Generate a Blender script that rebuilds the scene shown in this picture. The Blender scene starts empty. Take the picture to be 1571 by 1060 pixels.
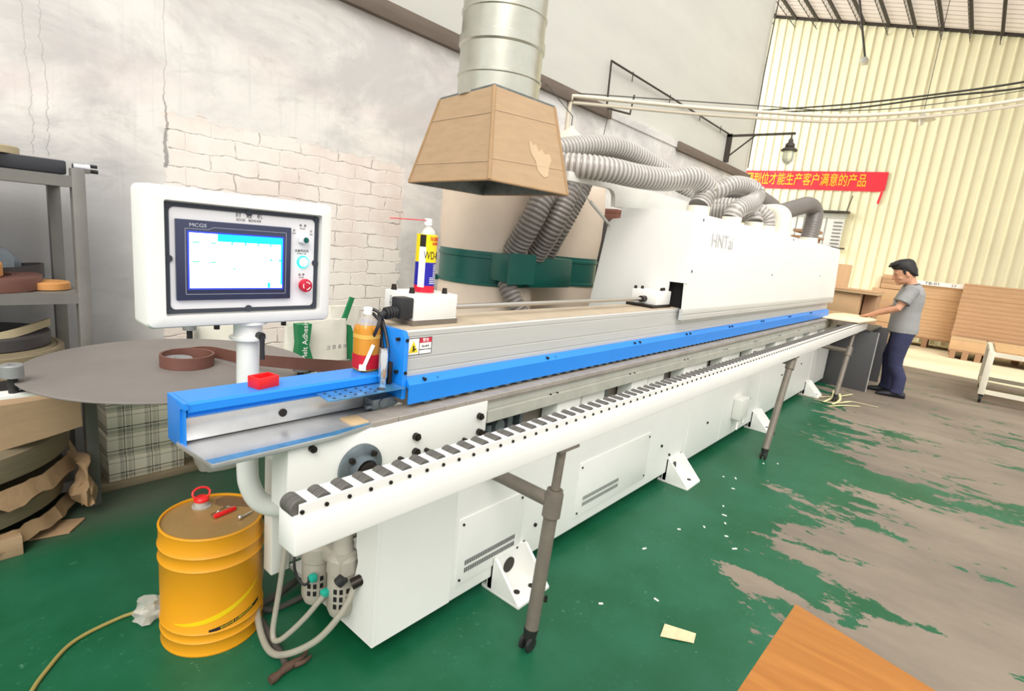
import bpy, bmesh, math, random
from math import pi, sin, cos, radians as R
from mathutils import Vector, Matrix, Euler

random.seed(7)
scene = bpy.context.scene
COL = scene.collection

# ------------------------------------------------------------------ camera
cam_d = bpy.data.cameras.new('camera')
cam_d.sensor_width = 36.0
cam_d.lens = 834.6 / 1571.0 * 36.0
cam_d.clip_start = 0.02
cam_d.clip_end = 200
cam = bpy.data.objects.new('camera', cam_d)
COL.objects.link(cam)
cam.matrix_world = Matrix(((0.64954, 0.08510, -0.75555, 0.0),
                           (-0.75381, 0.20189, -0.62531, 0.0),
                           (0.09933, 0.97570, 0.19528, 1.55),
                           (0, 0, 0, 1)))
scene.camera = cam

# ------------------------------------------------------------------ light
def lin(c):
    def f(v):
        v = v / 255.0
        return v / 12.92 if v <= 0.04045 else ((v + 0.055) / 1.055) ** 2.4
    return (f(c[0]), f(c[1]), f(c[2]), 1.0)

world = bpy.data.worlds.new('daylight')
scene.world = world
world.use_nodes = True
wn = world.node_tree.nodes
wn['Background'].inputs[0].default_value = (1.0, 0.985, 0.96, 1)
wn['Background'].inputs[1].default_value = 1.0
_wt = world.node_tree
_tc = _wt.nodes.new('ShaderNodeTexCoord'); _sp = _wt.nodes.new('ShaderNodeSeparateXYZ'); _rp = _wt.nodes.new('ShaderNodeValToRGB')
_wt.links.new(_tc.outputs['Generated'], _sp.inputs[0]); _wt.links.new(_sp.outputs[2], _rp.inputs[0]); _wt.links.new(_rp.outputs[0], wn['Background'].inputs[0])
_rp.color_ramp.elements[0].position = 0.0; _rp.color_ramp.elements[0].color = (0.74, 0.73, 0.71, 1)
_rp.color_ramp.elements[1].position = 0.75; _rp.color_ramp.elements[1].color = (1.10, 1.08, 1.05, 1)

wall_light_d = bpy.data.lights.new('added_back_wall_light', 'AREA')  # area light added out of view to brighten the back wall
wall_light_d.shape = 'RECTANGLE'; wall_light_d.size = 4.0; wall_light_d.size_y = 5.0; wall_light_d.energy = 420; wall_light_d.color = (1.0, 0.98, 0.93)
wall_light_l = bpy.data.objects.new('added_back_wall_light', wall_light_d); COL.objects.link(wall_light_l)
wall_light_l.location = (13.2, 9.2, 4.6)
wall_light_l.rotation_euler = Vector((0.55, -0.85, 0.0)).to_track_quat('-Z', 'Z').to_euler()

sun_d = bpy.data.lights.new('sun', 'SUN')
sun_d.energy = 1.8
sun_d.angle = R(40)
sun_d.color = (1.0, 0.96, 0.88)
sun = bpy.data.objects.new('sun', sun_d)
COL.objects.link(sun)
sun.location = (2, -3, 9)
sun.rotation_euler = Vector((0.7, 0.62, -0.95)).to_track_quat('-Z', 'Y').to_euler()

vs = scene.view_settings
vs.view_transform = 'Standard'
vs.look = 'None'
vs.gamma = 1.0
vs.exposure = 0.47
vs.use_curve_mapping = False

# ------------------------------------------------------------------ materials
def new_mat(name):
    m = bpy.data.materials.new(name)
    m.use_nodes = True
    nt = m.node_tree
    return m, nt, nt.nodes['Principled BSDF']

def M(name, rgb, rough=0.5, metal=0.0, var=0.0, vs_=4.0, bump=0.0, bs=60.0, emit=None, es=1.0, stretch=None, alpha=None, trans=0.0, spec=None, coat=0.0):
    m, nt, p = new_mat(name)
    p.inputs['Roughness'].default_value = rough
    p.inputs['Metallic'].default_value = metal
    if spec is not None:
        p.inputs['Specular IOR Level'].default_value = spec
    if coat:
        p.inputs['Coat Weight'].default_value = coat
    c = lin(rgb)
    p.inputs['Base Color'].default_value = c
    if trans:
        p.inputs['Transmission Weight'].default_value = trans
    if alpha is not None:
        p.inputs['Alpha'].default_value = alpha
    need = var > 0 or bump > 0
    if need:
        tc = nt.nodes.new('ShaderNodeTexCoord')
        mp = nt.nodes.new('ShaderNodeMapping')
        nt.links.new(tc.outputs['Object'], mp.inputs[0])
        if stretch:
            mp.inputs['Scale'].default_value = stretch
    if var > 0:
        nz = nt.nodes.new('ShaderNodeTexNoise')
        nz.inputs['Scale'].default_value = vs_
        nz.inputs['Detail'].default_value = 6
        nz.inputs['Roughness'].default_value = 0.65
        nt.links.new(mp.outputs[0], nz.inputs['Vector'])
        cr = nt.nodes.new('ShaderNodeValToRGB')
        cr.color_ramp.elements[0].position = 0.3
        cr.color_ramp.elements[1].position = 0.7
        cr.color_ramp.elements[0].color = (c[0] * (1 - var), c[1] * (1 - var), c[2] * (1 - var), 1)
        cr.color_ramp.elements[1].color = (min(1, c[0] * (1 + var)), min(1, c[1] * (1 + var)), min(1, c[2] * (1 + var)), 1)
        nt.links.new(nz.outputs['Fac'], cr.inputs[0])
        nt.links.new(cr.outputs[0], p.inputs['Base Color'])
    if bump > 0:
        n2 = nt.nodes.new('ShaderNodeTexNoise')
        n2.inputs['Scale'].default_value = bs
        n2.inputs['Detail'].default_value = 4
        nt.links.new(mp.outputs[0], n2.inputs['Vector'])
        b = nt.nodes.new('ShaderNodeBump')
        b.inputs['Strength'].default_value = bump
        b.inputs['Distance'].default_value = 0.01
        nt.links.new(n2.outputs['Fac'], b.inputs['Height'])
        nt.links.new(b.outputs[0], p.inputs['Normal'])
    if emit:
        p.inputs['Emission Color'].default_value = lin(emit)
        p.inputs['Emission Strength'].default_value = es
    return m

WHITE = M('white_enamel', (236, 236, 232), 0.38, var=0.03, vs_=2)
WHITE2 = M('white_enamel_dull', (222, 222, 216), 0.5, var=0.05, vs_=6)
BLUE = M('blue_enamel', (24, 132, 226), 0.35, var=0.04, vs_=3)
BLUE_FILM = M('blue_film_steel', (88, 150, 196), 0.25, 0.5, var=0.25, vs_=25)
ALU = M('anodised_aluminium', (206, 206, 203), 0.42, 0.35, var=0.05, vs_=3, stretch=(0.3, 4, 4))
ALU_DUST = M('dusty_aluminium', (186, 170, 148), 0.7, 0.0, var=0.12, vs_=5)
STEEL = M('brushed_steel', (206, 206, 206), 0.28, 0.7, var=0.12, vs_=7)
CHROME = M('chrome', (220, 222, 225), 0.12, 1.0)
ROD = M('ground_rod', (190, 186, 178), 0.3, 0.9)
DARK = M('black_plastic', (38, 38, 40), 0.45, var=0.1)
BLACK = M('black_gap', (14, 14, 15), 0.8)
PAD = M('track_pad', (166, 157, 148), 0.6, 0.2, var=0.18, vs_=9)
RAILG = M('grey_cast_rail', (196, 195, 186), 0.5, 0.3, var=0.1, vs_=10)
ROLLER = M('roller_rubber', (92, 90, 86), 0.55, var=0.15, vs_=30)
STANDG = M('grey_stand_paint', (122, 114, 104), 0.5, 0.25, var=0.14, vs_=12)
BOLT = M('black_oxide_bolt', (48, 42, 38), 0.4, 0.6)
IRON = M('cast_iron', (112, 122, 128), 0.45, 0.6, var=0.25, vs_=20)
REDP = M('red_plastic', (226, 30, 34), 0.35)
REDB = M('red_estop', (196, 24, 56), 0.35)
FRAMEB = M('gasket_dark', (52, 58, 68), 0.6)
BEZEL = M('display_bezel', (48, 54, 82), 0.3)
FACE = M('panel_face', (232, 232, 236), 0.4)
CARD = M('kraft_cardboard', (180, 152, 120), 0.85, var=0.07, vs_=7, stretch=(1, 1, 6))
CARDF = M('cardboard_fold', (206, 182, 152), 0.85)
CARD2 = M('torn_cardboard', (168, 138, 104), 0.9, var=0.12, vs_=8, bump=0.3, bs=30)
GALV = M('galvanised_duct', (198, 198, 186), 0.3, 0.8, var=0.1, vs_=6)
GALVIN = M('hood_lining', (120, 126, 124), 0.5, 0.5, var=0.3, vs_=12)
BAGCLOTH = M('filter_cloth', (238, 220, 202), 0.95, var=0.05, vs_=3, bump=0.15, bs=12)
GREEN = M('green_enamel', (22, 98, 88), 0.3, var=0.08)
HOSE = M('pvc_hose', (146, 140, 135), 0.25, var=0.08, vs_=5, spec=0.6)
HOSEW = M('hose_wire_rib_and_shading', (190, 185, 180), 0.25, var=0.08, vs_=5, spec=0.6)  # wire rib, lightened so rib shading contrast is partly in the colour
HOSED = M('pvc_hose_smoke', (112, 106, 102), 0.35, var=0.08)
PVCW = M('white_pvc', (236, 232, 214), 0.4)
DRUMY = M('yellow_drum_paint', (222, 152, 24), 0.35, var=0.03, vs_=3)
DRUMTOP = M('drum_lid_tan', (170, 138, 88), 0.42, 0.35, var=0.1, vs_=6)
YLINE = M('drum_stripe', (238, 204, 20), 0.4)
CLEAR = M('clear_film', (226, 224, 218), 0.25, alpha=0.4)
HOSECLR = M('clear_air_hose', (176, 172, 158), 0.25, alpha=0.6)
TEAL = M('teal_fitting', (30, 170, 150), 0.4)
GBX = M('grey_pneumatic', (176, 170, 158), 0.5, var=0.1, vs_=12)
DISC = M('turntable_board', (128, 122, 118), 0.6, 0.1, var=0.09, vs_=3)
TAPE = M('brown_edge_tape', (112, 74, 64), 0.55, var=0.08, vs_=10)
TAPEO = M('orange_edge_tape', (206, 146, 84), 0.6, var=0.08)
TAPED = M('dark_edge_tape', (66, 62, 64), 0.5, var=0.1)
TAPEG = M('olive_edge_tape', (132, 120, 96), 0.65, var=0.15, vs_=6, stretch=(1, 1, 14))
TAPEP = M('pale_edge_tape', (196, 182, 148), 0.65, var=0.08)
GSHELF = M('grey_angle_steel', (128, 126, 122), 0.5, 0.4, var=0.12, vs_=5)
KNOB = M('grey_guide_roller', (142, 144, 144), 0.5, 0.2)
BAGP = M('woven_sack', (222, 218, 206), 0.7, var=0.06, vs_=5, bump=0.4, bs=14)
SACKG = M('sack_green', (34, 128, 78), 0.6)
INK = M('grey_ink', (120, 120, 118), 0.8)
WHITEP = M('white_print', (244, 244, 240), 0.6)
PAPERW = M('white_label', (244, 244, 242), 0.6)
LABRED = M('label_red', (206, 36, 66), 0.5)
LABYEL = M('label_yellow', (240, 214, 30), 0.5)
INKB = M('black_ink', (30, 28, 30), 0.7)
BANRED = M('banner_red', (232, 44, 62), 0.7, var=0.05)
BANYEL = M('banner_yellow', (250, 206, 40), 0.7)
BOARD = M('brown_board', (188, 150, 114), 0.75, var=0.08, vs_=6, stretch=(1, 1, 9))
BOARD2 = M('brown_board_dark', (166, 130, 100), 0.75, var=0.1, vs_=7, stretch=(1, 1, 12))
BOARD3 = M('tan_carton', (204, 168, 128), 0.8, var=0.06, vs_=4)
PLY = M('pale_ply', (240, 222, 188), 0.6, var=0.04, vs_=6, stretch=(1, 8, 1))
PLYE = M('ply_edge', (196, 168, 128), 0.7, var=0.1)
DGREY = M('dark_grey_laminate', (74, 74, 76), 0.5, var=0.04)
CREAMP = M('cream_trolley_paint', (226, 220, 200), 0.5, var=0.06)
WOODT = M('trolley_board', (196, 158, 112), 0.6, var=0.1, stretch=(1, 6, 1))
PIPEP = M('white_conduit', (222, 212, 192), 0.4)
WIRE = M('black_cable', (62, 62, 54), 0.6)
BRKT = M('dark_bracket', (66, 60, 54), 0.6, 0.2)
GLASS = M('lamp_glass', (236, 240, 226), 0.1, trans=0.6)
SKIN = M('skin', (206, 152, 122), 0.55, var=0.04, vs_=20)
HAIR = M('black_hair', (26, 22, 24), 0.6, var=0.2, vs_=60)
SHIRT = M('grey_polo', (150, 150, 150), 0.9, var=0.06, vs_=30)
COLLAR = M('polo_collar', (92, 92, 94), 0.9)
DENIM = M('navy_denim', (48, 50, 82), 0.85, var=0.15, vs_=12)
SHOE = M('dark_shoe', (34, 34, 42), 0.6)
LIPS = M('lips', (166, 96, 88), 0.6)
CABLEY = M('yellow_green_hose', (150, 138, 78), 0.5)
RUST = M('rusty_iron', (92, 70, 58), 0.7, 0.3, var=0.25, vs_=25)
HANDLE = M('hammer_handle', (70, 66, 62), 0.7, var=0.15)
SCREEN = M('screen_glow', (250, 252, 252), 0.2, emit=(252, 254, 254), es=1.05)
SCREENC = M('screen_cyan', (0, 200, 210), 0.2, emit=(0, 205, 215), es=1.0)
SCREENB = M('screen_edge', (40, 60, 190), 0.2, emit=(30, 60, 200), es=0.6)
SCREENG = M('screen_green', (60, 190, 150), 0.2, emit=(50, 190, 150), es=0.6)
BTNGLOW = M('button_glow', (230, 255, 252), 0.2, emit=(225, 255, 250), es=1.6)
BTNRING = M('button_ring', (40, 220, 215), 0.3, emit=(30, 225, 220), es=1.0)
LINEW = M('bezel_line', (196, 200, 214), 0.4)
TEA = M('amber_tea', (206, 138, 40), 0.12, var=0.05)
PET = M('clear_pet', (206, 200, 190), 0.1, alpha=0.45)
TEALAB = M('tea_label_red', (196, 20, 40), 0.5)
TEALAB2 = M('tea_label_gold', (226, 178, 80), 0.5)
CANBLUE = M('can_blue', (36, 34, 168), 0.3, 0.2)
CANYEL = M('can_yellow', (246, 220, 16), 0.3, 0.1)
CANRED = M('can_red', (214, 22, 52), 0.35)
CANMET = M('can_metal', (206, 206, 200), 0.25, 0.8)
FOLDER = M('grey_blue_film', (128, 140, 150), 0.3, var=0.2, vs_=14, bump=0.8, bs=18)
SCRAP = M('pale_strip', (226, 222, 170), 0.6)
CASTER = M('caster_black', (34, 34, 34), 0.5)
PLAIDM = None

# --- plaid box print
def plaid_mat():
    m, nt, p = new_mat('plaid_print')
    tc = nt.nodes.new('ShaderNodeTexCoord')
    sp = nt.nodes.new('ShaderNodeSeparateXYZ')
    nt.links.new(tc.outputs['Object'], sp.inputs[0])
    def math(op, a, b=None):
        n = nt.nodes.new('ShaderNodeMath'); n.operation = op
        for i, v in ((0, a), (1, b)):
            if v is None: continue
            if isinstance(v, (int, float)): n.inputs[i].default_value = v
            else: nt.links.new(v, n.inputs[i])
        return n.outputs[0]
    def stripes(src, per, spans):
        f = math('FRACT', math('DIVIDE', src, per))
        acc = None
        for a, b, w in spans:
            s = math('MULTIPLY', math('MULTIPLY', math('GREATER_THAN', f, a), math('LESS_THAN', f, b)), w)
            acc = s if acc is None else math('ADD', acc, s)
        return acc
    add = math('ADD', sp.outputs[0], 3.02)
    sx = stripes(add, 0.125, [(0.10, 0.26, 0.30), (0.30, 0.34, 0.75), (0.40, 0.56, 0.26), (0.60, 0.63, 0.7)])
    sz = stripes(math('ADD', sp.outputs[2], 3.0), 0.12, [(0.1, 0.25, 0.30), (0.32, 0.37, 0.75), (0.86, 0.89, 0.5)])
    tot = math('MINIMUM', math('ADD', sx, sz), 1.0)
    mx = nt.nodes.new('ShaderNodeMix'); mx.data_type = 'RGBA'
    mx.inputs[6].default_value = lin((246, 241, 220))
    mx.inputs[7].default_value = lin((58, 54, 42))
    nt.links.new(tot, mx.inputs[0])
    nt.links.new(mx.outputs[2], p.inputs['Base Color'])
    p.inputs['Roughness'].default_value = 0.45
    return m
PLAIDM = plaid_mat()

# --- wood table
def wood_mat():
    m, nt, p = new_mat('orange_wood_laminate')
    tc = nt.nodes.new('ShaderNodeTexCoord')
    mp = nt.nodes.new('ShaderNodeMapping')
    mp.inputs['Scale'].default_value = (26, 2.2, 2)
    nt.links.new(tc.outputs['Object'], mp.inputs[0])
    nz = nt.nodes.new('ShaderNodeTexNoise'); nz.inputs['Scale'].default_value = 1.6
    nz.inputs['Detail'].default_value = 6; nz.inputs['Distortion'].default_value = 0.6
    nt.links.new(mp.outputs[0], nz.inputs['Vector'])
    cr = nt.nodes.new('ShaderNodeValToRGB')
    cr.color_ramp.elements[0].position = 0.3; cr.color_ramp.elements[0].color = lin((166, 102, 34))
    cr.color_ramp.elements[1].position = 0.7; cr.color_ramp.elements[1].color = lin((184, 120, 48))
    nt.links.new(nz.outputs['Fac'], cr.inputs[0])
    nt.links.new(cr.outputs[0], p.inputs['Base Color'])
    p.inputs['Roughness'].default_value = 0.5
    return m
WOOD = wood_mat()

def nmath(nt, op, a, b=None, c=None):
    n = nt.nodes.new('ShaderNodeMath'); n.operation = op
    for i, v in enumerate((a, b, c)):
        if v is None: continue
        if isinstance(v, (int, float)): n.inputs[i].default_value = v
        else: nt.links.new(v, n.inputs[i])
    return n.outputs[0]

def nmix(nt, fac, a, b):
    n = nt.nodes.new('ShaderNodeMix'); n.data_type = 'RGBA'
    if isinstance(fac, (int, float)): n.inputs[0].default_value = fac
    else: nt.links.new(fac, n.inputs[0])
    for i, v in ((6, a), (7, b)):
        if isinstance(v, tuple): n.inputs[i].default_value = v
        else: nt.links.new(v, n.inputs[i])
    return n.outputs[2]

def nnoise(nt, vec, scale, detail=6, rough=0.6, dist=0.0, stretch=None):
    if stretch:
        mp = nt.nodes.new('ShaderNodeMapping'); mp.inputs['Scale'].default_value = stretch
        nt.links.new(vec, mp.inputs[0]); vec = mp.outputs[0]
    n = nt.nodes.new('ShaderNodeTexNoise')
    n.inputs['Scale'].default_value = scale; n.inputs['Detail'].default_value = detail
    n.inputs['Roughness'].default_value = rough; n.inputs['Distortion'].default_value = dist
    nt.links.new(vec, n.inputs['Vector'])
    return n.outputs['Fac']

def nramp(nt, v, a, b):
    n = nt.nodes.new('ShaderNodeMapRange'); n.interpolation_type = 'SMOOTHSTEP'
    nt.links.new(v, n.inputs[0]); n.inputs[1].default_value = a; n.inputs[2].default_value = b
    return n.outputs[0]

def floor_mat():
    m, nt, p = new_mat('worn_green_floor_paint')
    g = nt.nodes.new('ShaderNodeNewGeometry'); pos = g.outputs['Position']
    sp = nt.nodes.new('ShaderNodeSeparateXYZ'); nt.links.new(pos, sp.inputs[0])
    x, y = sp.outputs[0], sp.outputs[1]
    # line where the paint starts to be worn away
    yb = nmath(nt, 'ADD', nmath(nt, 'MULTIPLY', nramp(nt, x, 1.9, 3.0), 0.42), -0.05)
    mr = nt.nodes.new('ShaderNodeMapRange'); nt.links.new(x, mr.inputs[0])
    mr.inputs[1].default_value = 4.6; mr.inputs[2].default_value = 8.2; mr.inputs[3].default_value = 0.0; mr.inputs[4].default_value = 0.95
    yb = nmath(nt, 'ADD', yb, mr.outputs[0])
    d = nmath(nt, 'SUBTRACT', y, yb)
    d = nmath(nt, 'MAXIMUM', nmath(nt, 'MINIMUM', d, 0.75), -0.36)
    n1 = nnoise(nt, pos, 1.5, 12, 0.72, 0.4, (1.9, 0.75, 1))
    n2 = nnoise(nt, pos, 9.0, 6, 0.7)
    v = nmath(nt, 'ADD', nmath(nt, 'MULTIPLY', d, 0.30), nmath(nt, 'SUBTRACT', n1, 0.5))
    v = nmath(nt, 'ADD', v, nmath(nt, 'MULTIPLY', nmath(nt, 'SUBTRACT', n2, 0.5), 0.20))
    v = nmath(nt, 'ADD', v, nmath(nt, 'MULTIPLY', nramp(nt, nmath(nt, 'ABSOLUTE', nmath(nt, 'SUBTRACT', x, nmath(nt, 'ADD', 4.95, nmath(nt, 'MULTIPLY', y, -0.15)))), 0.42, 0.02), nmath(nt, 'MULTIPLY', nramp(nt, y, -1.3, -0.6), 0.17)))
    v = nmath(nt, 'ADD', v, nmath(nt, 'MULTIPLY', nramp(nt, nmath(nt, 'ABSOLUTE', nmath(nt, 'SUBTRACT', x, 6.3)), 0.7, 0.1), 0.05))
    v = nmath(nt, 'ADD', v, nmath(nt, 'MULTIPLY', nramp(nt, nmath(nt, 'ABSOLUTE', nmath(nt, 'SUBTRACT', x, 2.55)), 0.45, 0.1), nmath(nt, 'MULTIPLY', nramp(nt, nmath(nt, 'ABSOLUTE', nmath(nt, 'SUBTRACT', y, 0.55)), 0.3, 0.0), -0.10)))
    n6 = nnoise(nt, pos, 4.2, 10, 0.75, 0.8, (1.6, 0.8, 1))
    v = nmath(nt, 'ADD', v, nmath(nt, 'MULTIPLY', nmath(nt, 'SUBTRACT', n6, 0.5), 0.42))
    mask = nramp(nt, v, -0.006, 0.006)
    n3 = nnoise(nt, pos, 2.2, 6, 0.6)
    n4 = nnoise(nt, pos, 40, 4, 0.7)
    green = nmix(nt, nramp(nt, n3, 0.3, 0.7), lin((10, 82, 50)), lin((28, 96, 68)))
    scuff = nmath(nt, 'MULTIPLY', nramp(nt, n4, 0.60, 0.70), nramp(nt, nnoise(nt, pos, 2.6, 6, 0.7), 0.45, 0.62))
    green = nmix(nt, nmath(nt, 'MULTIPLY', scuff, 0.5), green, lin((110, 165, 140)))
    grey = nmix(nt, nramp(nt, nnoise(nt, pos, 0.9, 8, 0.65, 0, (1.4, 0.6, 1)), 0.3, 0.7), lin((114, 104, 93)), lin((142, 130, 115)))
    grey = nmix(nt, nmath(nt, 'MULTIPLY', nramp(nt, n4, 0.62, 0.8), 0.3), grey, lin((112, 100, 90)))
    # grime by the shelf
    col = nmix(nt, mask, grey, green)
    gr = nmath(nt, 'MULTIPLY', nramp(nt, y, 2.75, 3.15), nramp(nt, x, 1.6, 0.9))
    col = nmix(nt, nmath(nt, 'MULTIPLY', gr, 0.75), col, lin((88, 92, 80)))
    nt.links.new(col, p.inputs['Base Color'])
    rg = nmath(nt, 'ADD', nmath(nt, 'MULTIPLY', mask, -0.28), 0.72)
    nt.links.new(rg, p.inputs['Roughness'])
    p.inputs['Specular IOR Level'].default_value = 0.35
    b = nt.nodes.new('ShaderNodeBump'); b.inputs['Strength'].default_value = 0.25; b.inputs['Distance'].default_value = 0.004
    nt.links.new(mask, b.inputs['Height']); nt.links.new(b.outputs[0], p.inputs['Normal'])
    return m

def wall_mat():
    m, nt, p = new_mat('whitewashed_plaster_and_brick')
    g = nt.nodes.new('ShaderNodeNewGeometry'); pos = g.outputs['Position']
    sp = nt.nodes.new('ShaderNodeSeparateXYZ'); nt.links.new(pos, sp.inputs[0])
    x, z = sp.outputs[0], sp.outputs[2]
    cmb = nt.nodes.new('ShaderNodeCombineXYZ'); nt.links.new(x, cmb.inputs[0]); nt.links.new(z, cmb.inputs[1])
    n1 = nnoise(nt, pos, 1.1, 8, 0.65, 0.5, (0.7, 1, 1.3))
    n2 = nnoise(nt, pos, 4.0, 8, 0.7, 1.0, (0.6, 1, 1.6))
    streak = nnoise(nt, pos, 6.0, 4, 0.6, 0.0, (4, 1, 0.25))
    base = nmix(nt, nramp(nt, n1, 0.38, 0.62), lin((200, 198, 197)), lin((237, 234, 230)))
    base = nmix(nt, nmath(nt, 'MULTIPLY', nramp(nt, n2, 0.56, 0.72), 0.45), base, lin((186, 177, 168)))
    base = nmix(nt, nmath(nt, 'MULTIPLY', nramp(nt, streak, 0.52, 0.75), 0.3), base, lin((196, 196, 200)))
    pink = nnoise(nt, pos, 0.8, 3, 0.5, 0, (1, 1, 2.5))
    base = nmix(nt, nmath(nt, 'MULTIPLY', nramp(nt, pink, 0.5, 0.7), 0.35), base, lin((226, 206, 204)))
    # shade behind the shelf, painted into the wall colour as a darker band
    shelf_shade = nmath(nt, 'MULTIPLY', nramp(nt, nmath(nt, 'ADD', z, nmath(nt, 'MULTIPLY', nmath(nt, 'SUBTRACT', n2, 0.5), 0.8)), 2.1, 1.5), nramp(nt, x, 1.35, 0.9))
    base = nmix(nt, nmath(nt, 'MULTIPLY', shelf_shade, 0.7), base, lin((140, 141, 146)))
    # exposed painted brick
    off = nmath(nt, 'MULTIPLY', nmath(nt, 'SUBTRACT', n2, 0.5), 0.35)
    zz = nmath(nt, 'ADD', z, off)
    xx = nmath(nt, 'ADD', x, nmath(nt, 'MULTIPLY', nmath(nt, 'SUBTRACT', nnoise(nt, pos, 6, 4), 0.5), 0.25))
    bm_ = nmath(nt, 'MULTIPLY', nmath(nt, 'LESS_THAN', zz, nmath(nt, 'ADD', 2.07, nmath(nt, 'MULTIPLY', nmath(nt, 'SUBTRACT', x, 1.2), -0.02))),
                nmath(nt, 'MULTIPLY', nmath(nt, 'GREATER_THAN', xx, 1.22), nmath(nt, 'LESS_THAN', xx, 3.0)))
    wob = nt.nodes.new('ShaderNodeVectorMath'); wob.operation = 'ADD'
    nwob = nt.nodes.new('ShaderNodeTexNoise'); nwob.inputs['Scale'].default_value = 9; nt.links.new(pos, nwob.inputs['Vector'])
    sc = nt.nodes.new('ShaderNodeVectorMath'); sc.operation = 'SCALE'; sc.inputs['Scale'].default_value = 0.045
    nt.links.new(nwob.outputs['Color'], sc.inputs[0]); nt.links.new(cmb.outputs[0], wob.inputs[0]); nt.links.new(sc.outputs[0], wob.inputs[1])
    br = nt.nodes.new('ShaderNodeTexBrick')
    br.inputs['Scale'].default_value = 1.0; br.inputs['Mortar Size'].default_value = 0.006
    br.inputs['Mortar Smooth'].default_value = 0.6
    br.inputs['Brick Width'].default_value = 0.30; br.inputs['Row Height'].default_value = 0.105
    nt.links.new(wob.outputs[0], br.inputs['Vector'])
    mort = nmath(nt, 'MULTIPLY', br.outputs['Fac'], bm_)
    broken = nramp(nt, nnoise(nt, pos, 5, 6, 0.75), 0.46, 0.58)
    brick_col = nmix(nt, nramp(nt, nnoise(nt, pos, 2.5, 4), 0.35, 0.65), lin((234, 221, 213)), lin((245, 239, 233)))
    base = nmix(nt, bm_, base, brick_col)
    base = nmix(nt, nmath(nt, 'MULTIPLY', nmath(nt, 'MULTIPLY', mort, broken), 0.5), base, lin((120, 106, 98)))
    # cracks in the plaster
    crk = None
    for cx, z0, z1, s in ((1.22, 1.75, 3.2, 1.0), (0.675, 1.72, 3.4, 0.7), (0.61, 1.72, 3.4, 0.6)):
        w = nmath(nt, 'MULTIPLY', nmath(nt, 'SUBTRACT', nnoise(nt, pos, 3.2, 8, 0.7, 0, (0.2, 0.2, 1)), 0.5), 0.16)
        dd = nmath(nt, 'ABSOLUTE', nmath(nt, 'SUBTRACT', nmath(nt, 'SUBTRACT', x, cx), w))
        wd = nmath(nt, 'ADD', 0.001, nmath(nt, 'MULTIPLY', nramp(nt, z, 2.3, 1.75), 0.010 if s == 1.0 else 0.0008))
        c = nmath(nt, 'MULTIPLY', nmath(nt, 'LESS_THAN', dd, wd), nmath(nt, 'MULTIPLY', nmath(nt, 'GREATER_THAN', z, z0), nmath(nt, 'LESS_THAN', z, z1)))
        c = nmath(nt, 'MULTIPLY', c, s)
        crk = c if crk is None else nmath(nt, 'MAXIMUM', crk, c)
    base = nmix(nt, nmath(nt, 'MULTIPLY', crk, 0.6), base, lin((92, 84, 82)))
    nt.links.new(base, p.inputs['Base Color'])
    p.inputs['Roughness'].default_value = 0.9
    h = nmath(nt, 'SUBTRACT', nmath(nt, 'MULTIPLY', nnoise(nt, pos, 14, 6, 0.7), 0.25), nmath(nt, 'ADD', nmath(nt, 'MULTIPLY', nmath(nt, 'MULTIPLY', mort, nmath(nt, 'ADD', nmath(nt, 'MULTIPLY', broken, 0.7), 0.3)), 0.9), crk))
    h = nmath(nt, 'SUBTRACT', h, nmath(nt, 'MULTIPLY', bm_, 0.5))
    b = nt.nodes.new('ShaderNodeBump'); b.inputs['Strength'].default_value = 0.55; b.inputs['Distance'].default_value = 0.012
    nt.links.new(h, b.inputs['Height']); nt.links.new(b.outputs[0], p.inputs['Normal'])
    return m
def roof_mat():
    m, nt, p = new_mat('translucent_roof_sheet')
    p.inputs['Base Color'].default_value = lin((206, 196, 188)); p.inputs['Roughness'].default_value = 0.6
    tr_ = nt.nodes.new('ShaderNodeBsdfTranslucent'); tr_.inputs[0].default_value = lin((196, 186, 178))
    mx = nt.nodes.new('ShaderNodeMixShader'); mx.inputs[0].default_value = 0.5
    nt.links.new(p.outputs[0], mx.inputs[1]); nt.links.new(tr_.outputs[0], mx.inputs[2])
    nt.links.new(mx.outputs[0], nt.nodes['Material Output'].inputs[0])
    return m
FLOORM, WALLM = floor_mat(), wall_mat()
BOARDW = M('grey_wall_board', (204, 204, 197), 0.6, var=0.06, vs_=0.8, stretch=(0.5, 1, 2))
BEAMW = M('weathered_wall_beam', (112, 100, 90), 0.8, var=0.15, vs_=8, stretch=(0.4, 2, 3))
CORR = M('cream_cladding', (243, 238, 204), 0.55, var=0.05, vs_=0.5)
ROOFM = roof_mat()
STRIPM = M('pale_floor_band', (226, 216, 184), 0.75, var=0.07, vs_=1.5, stretch=(1, 0.5, 1))  # far floor strip in a paler, yellowish colour

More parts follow.
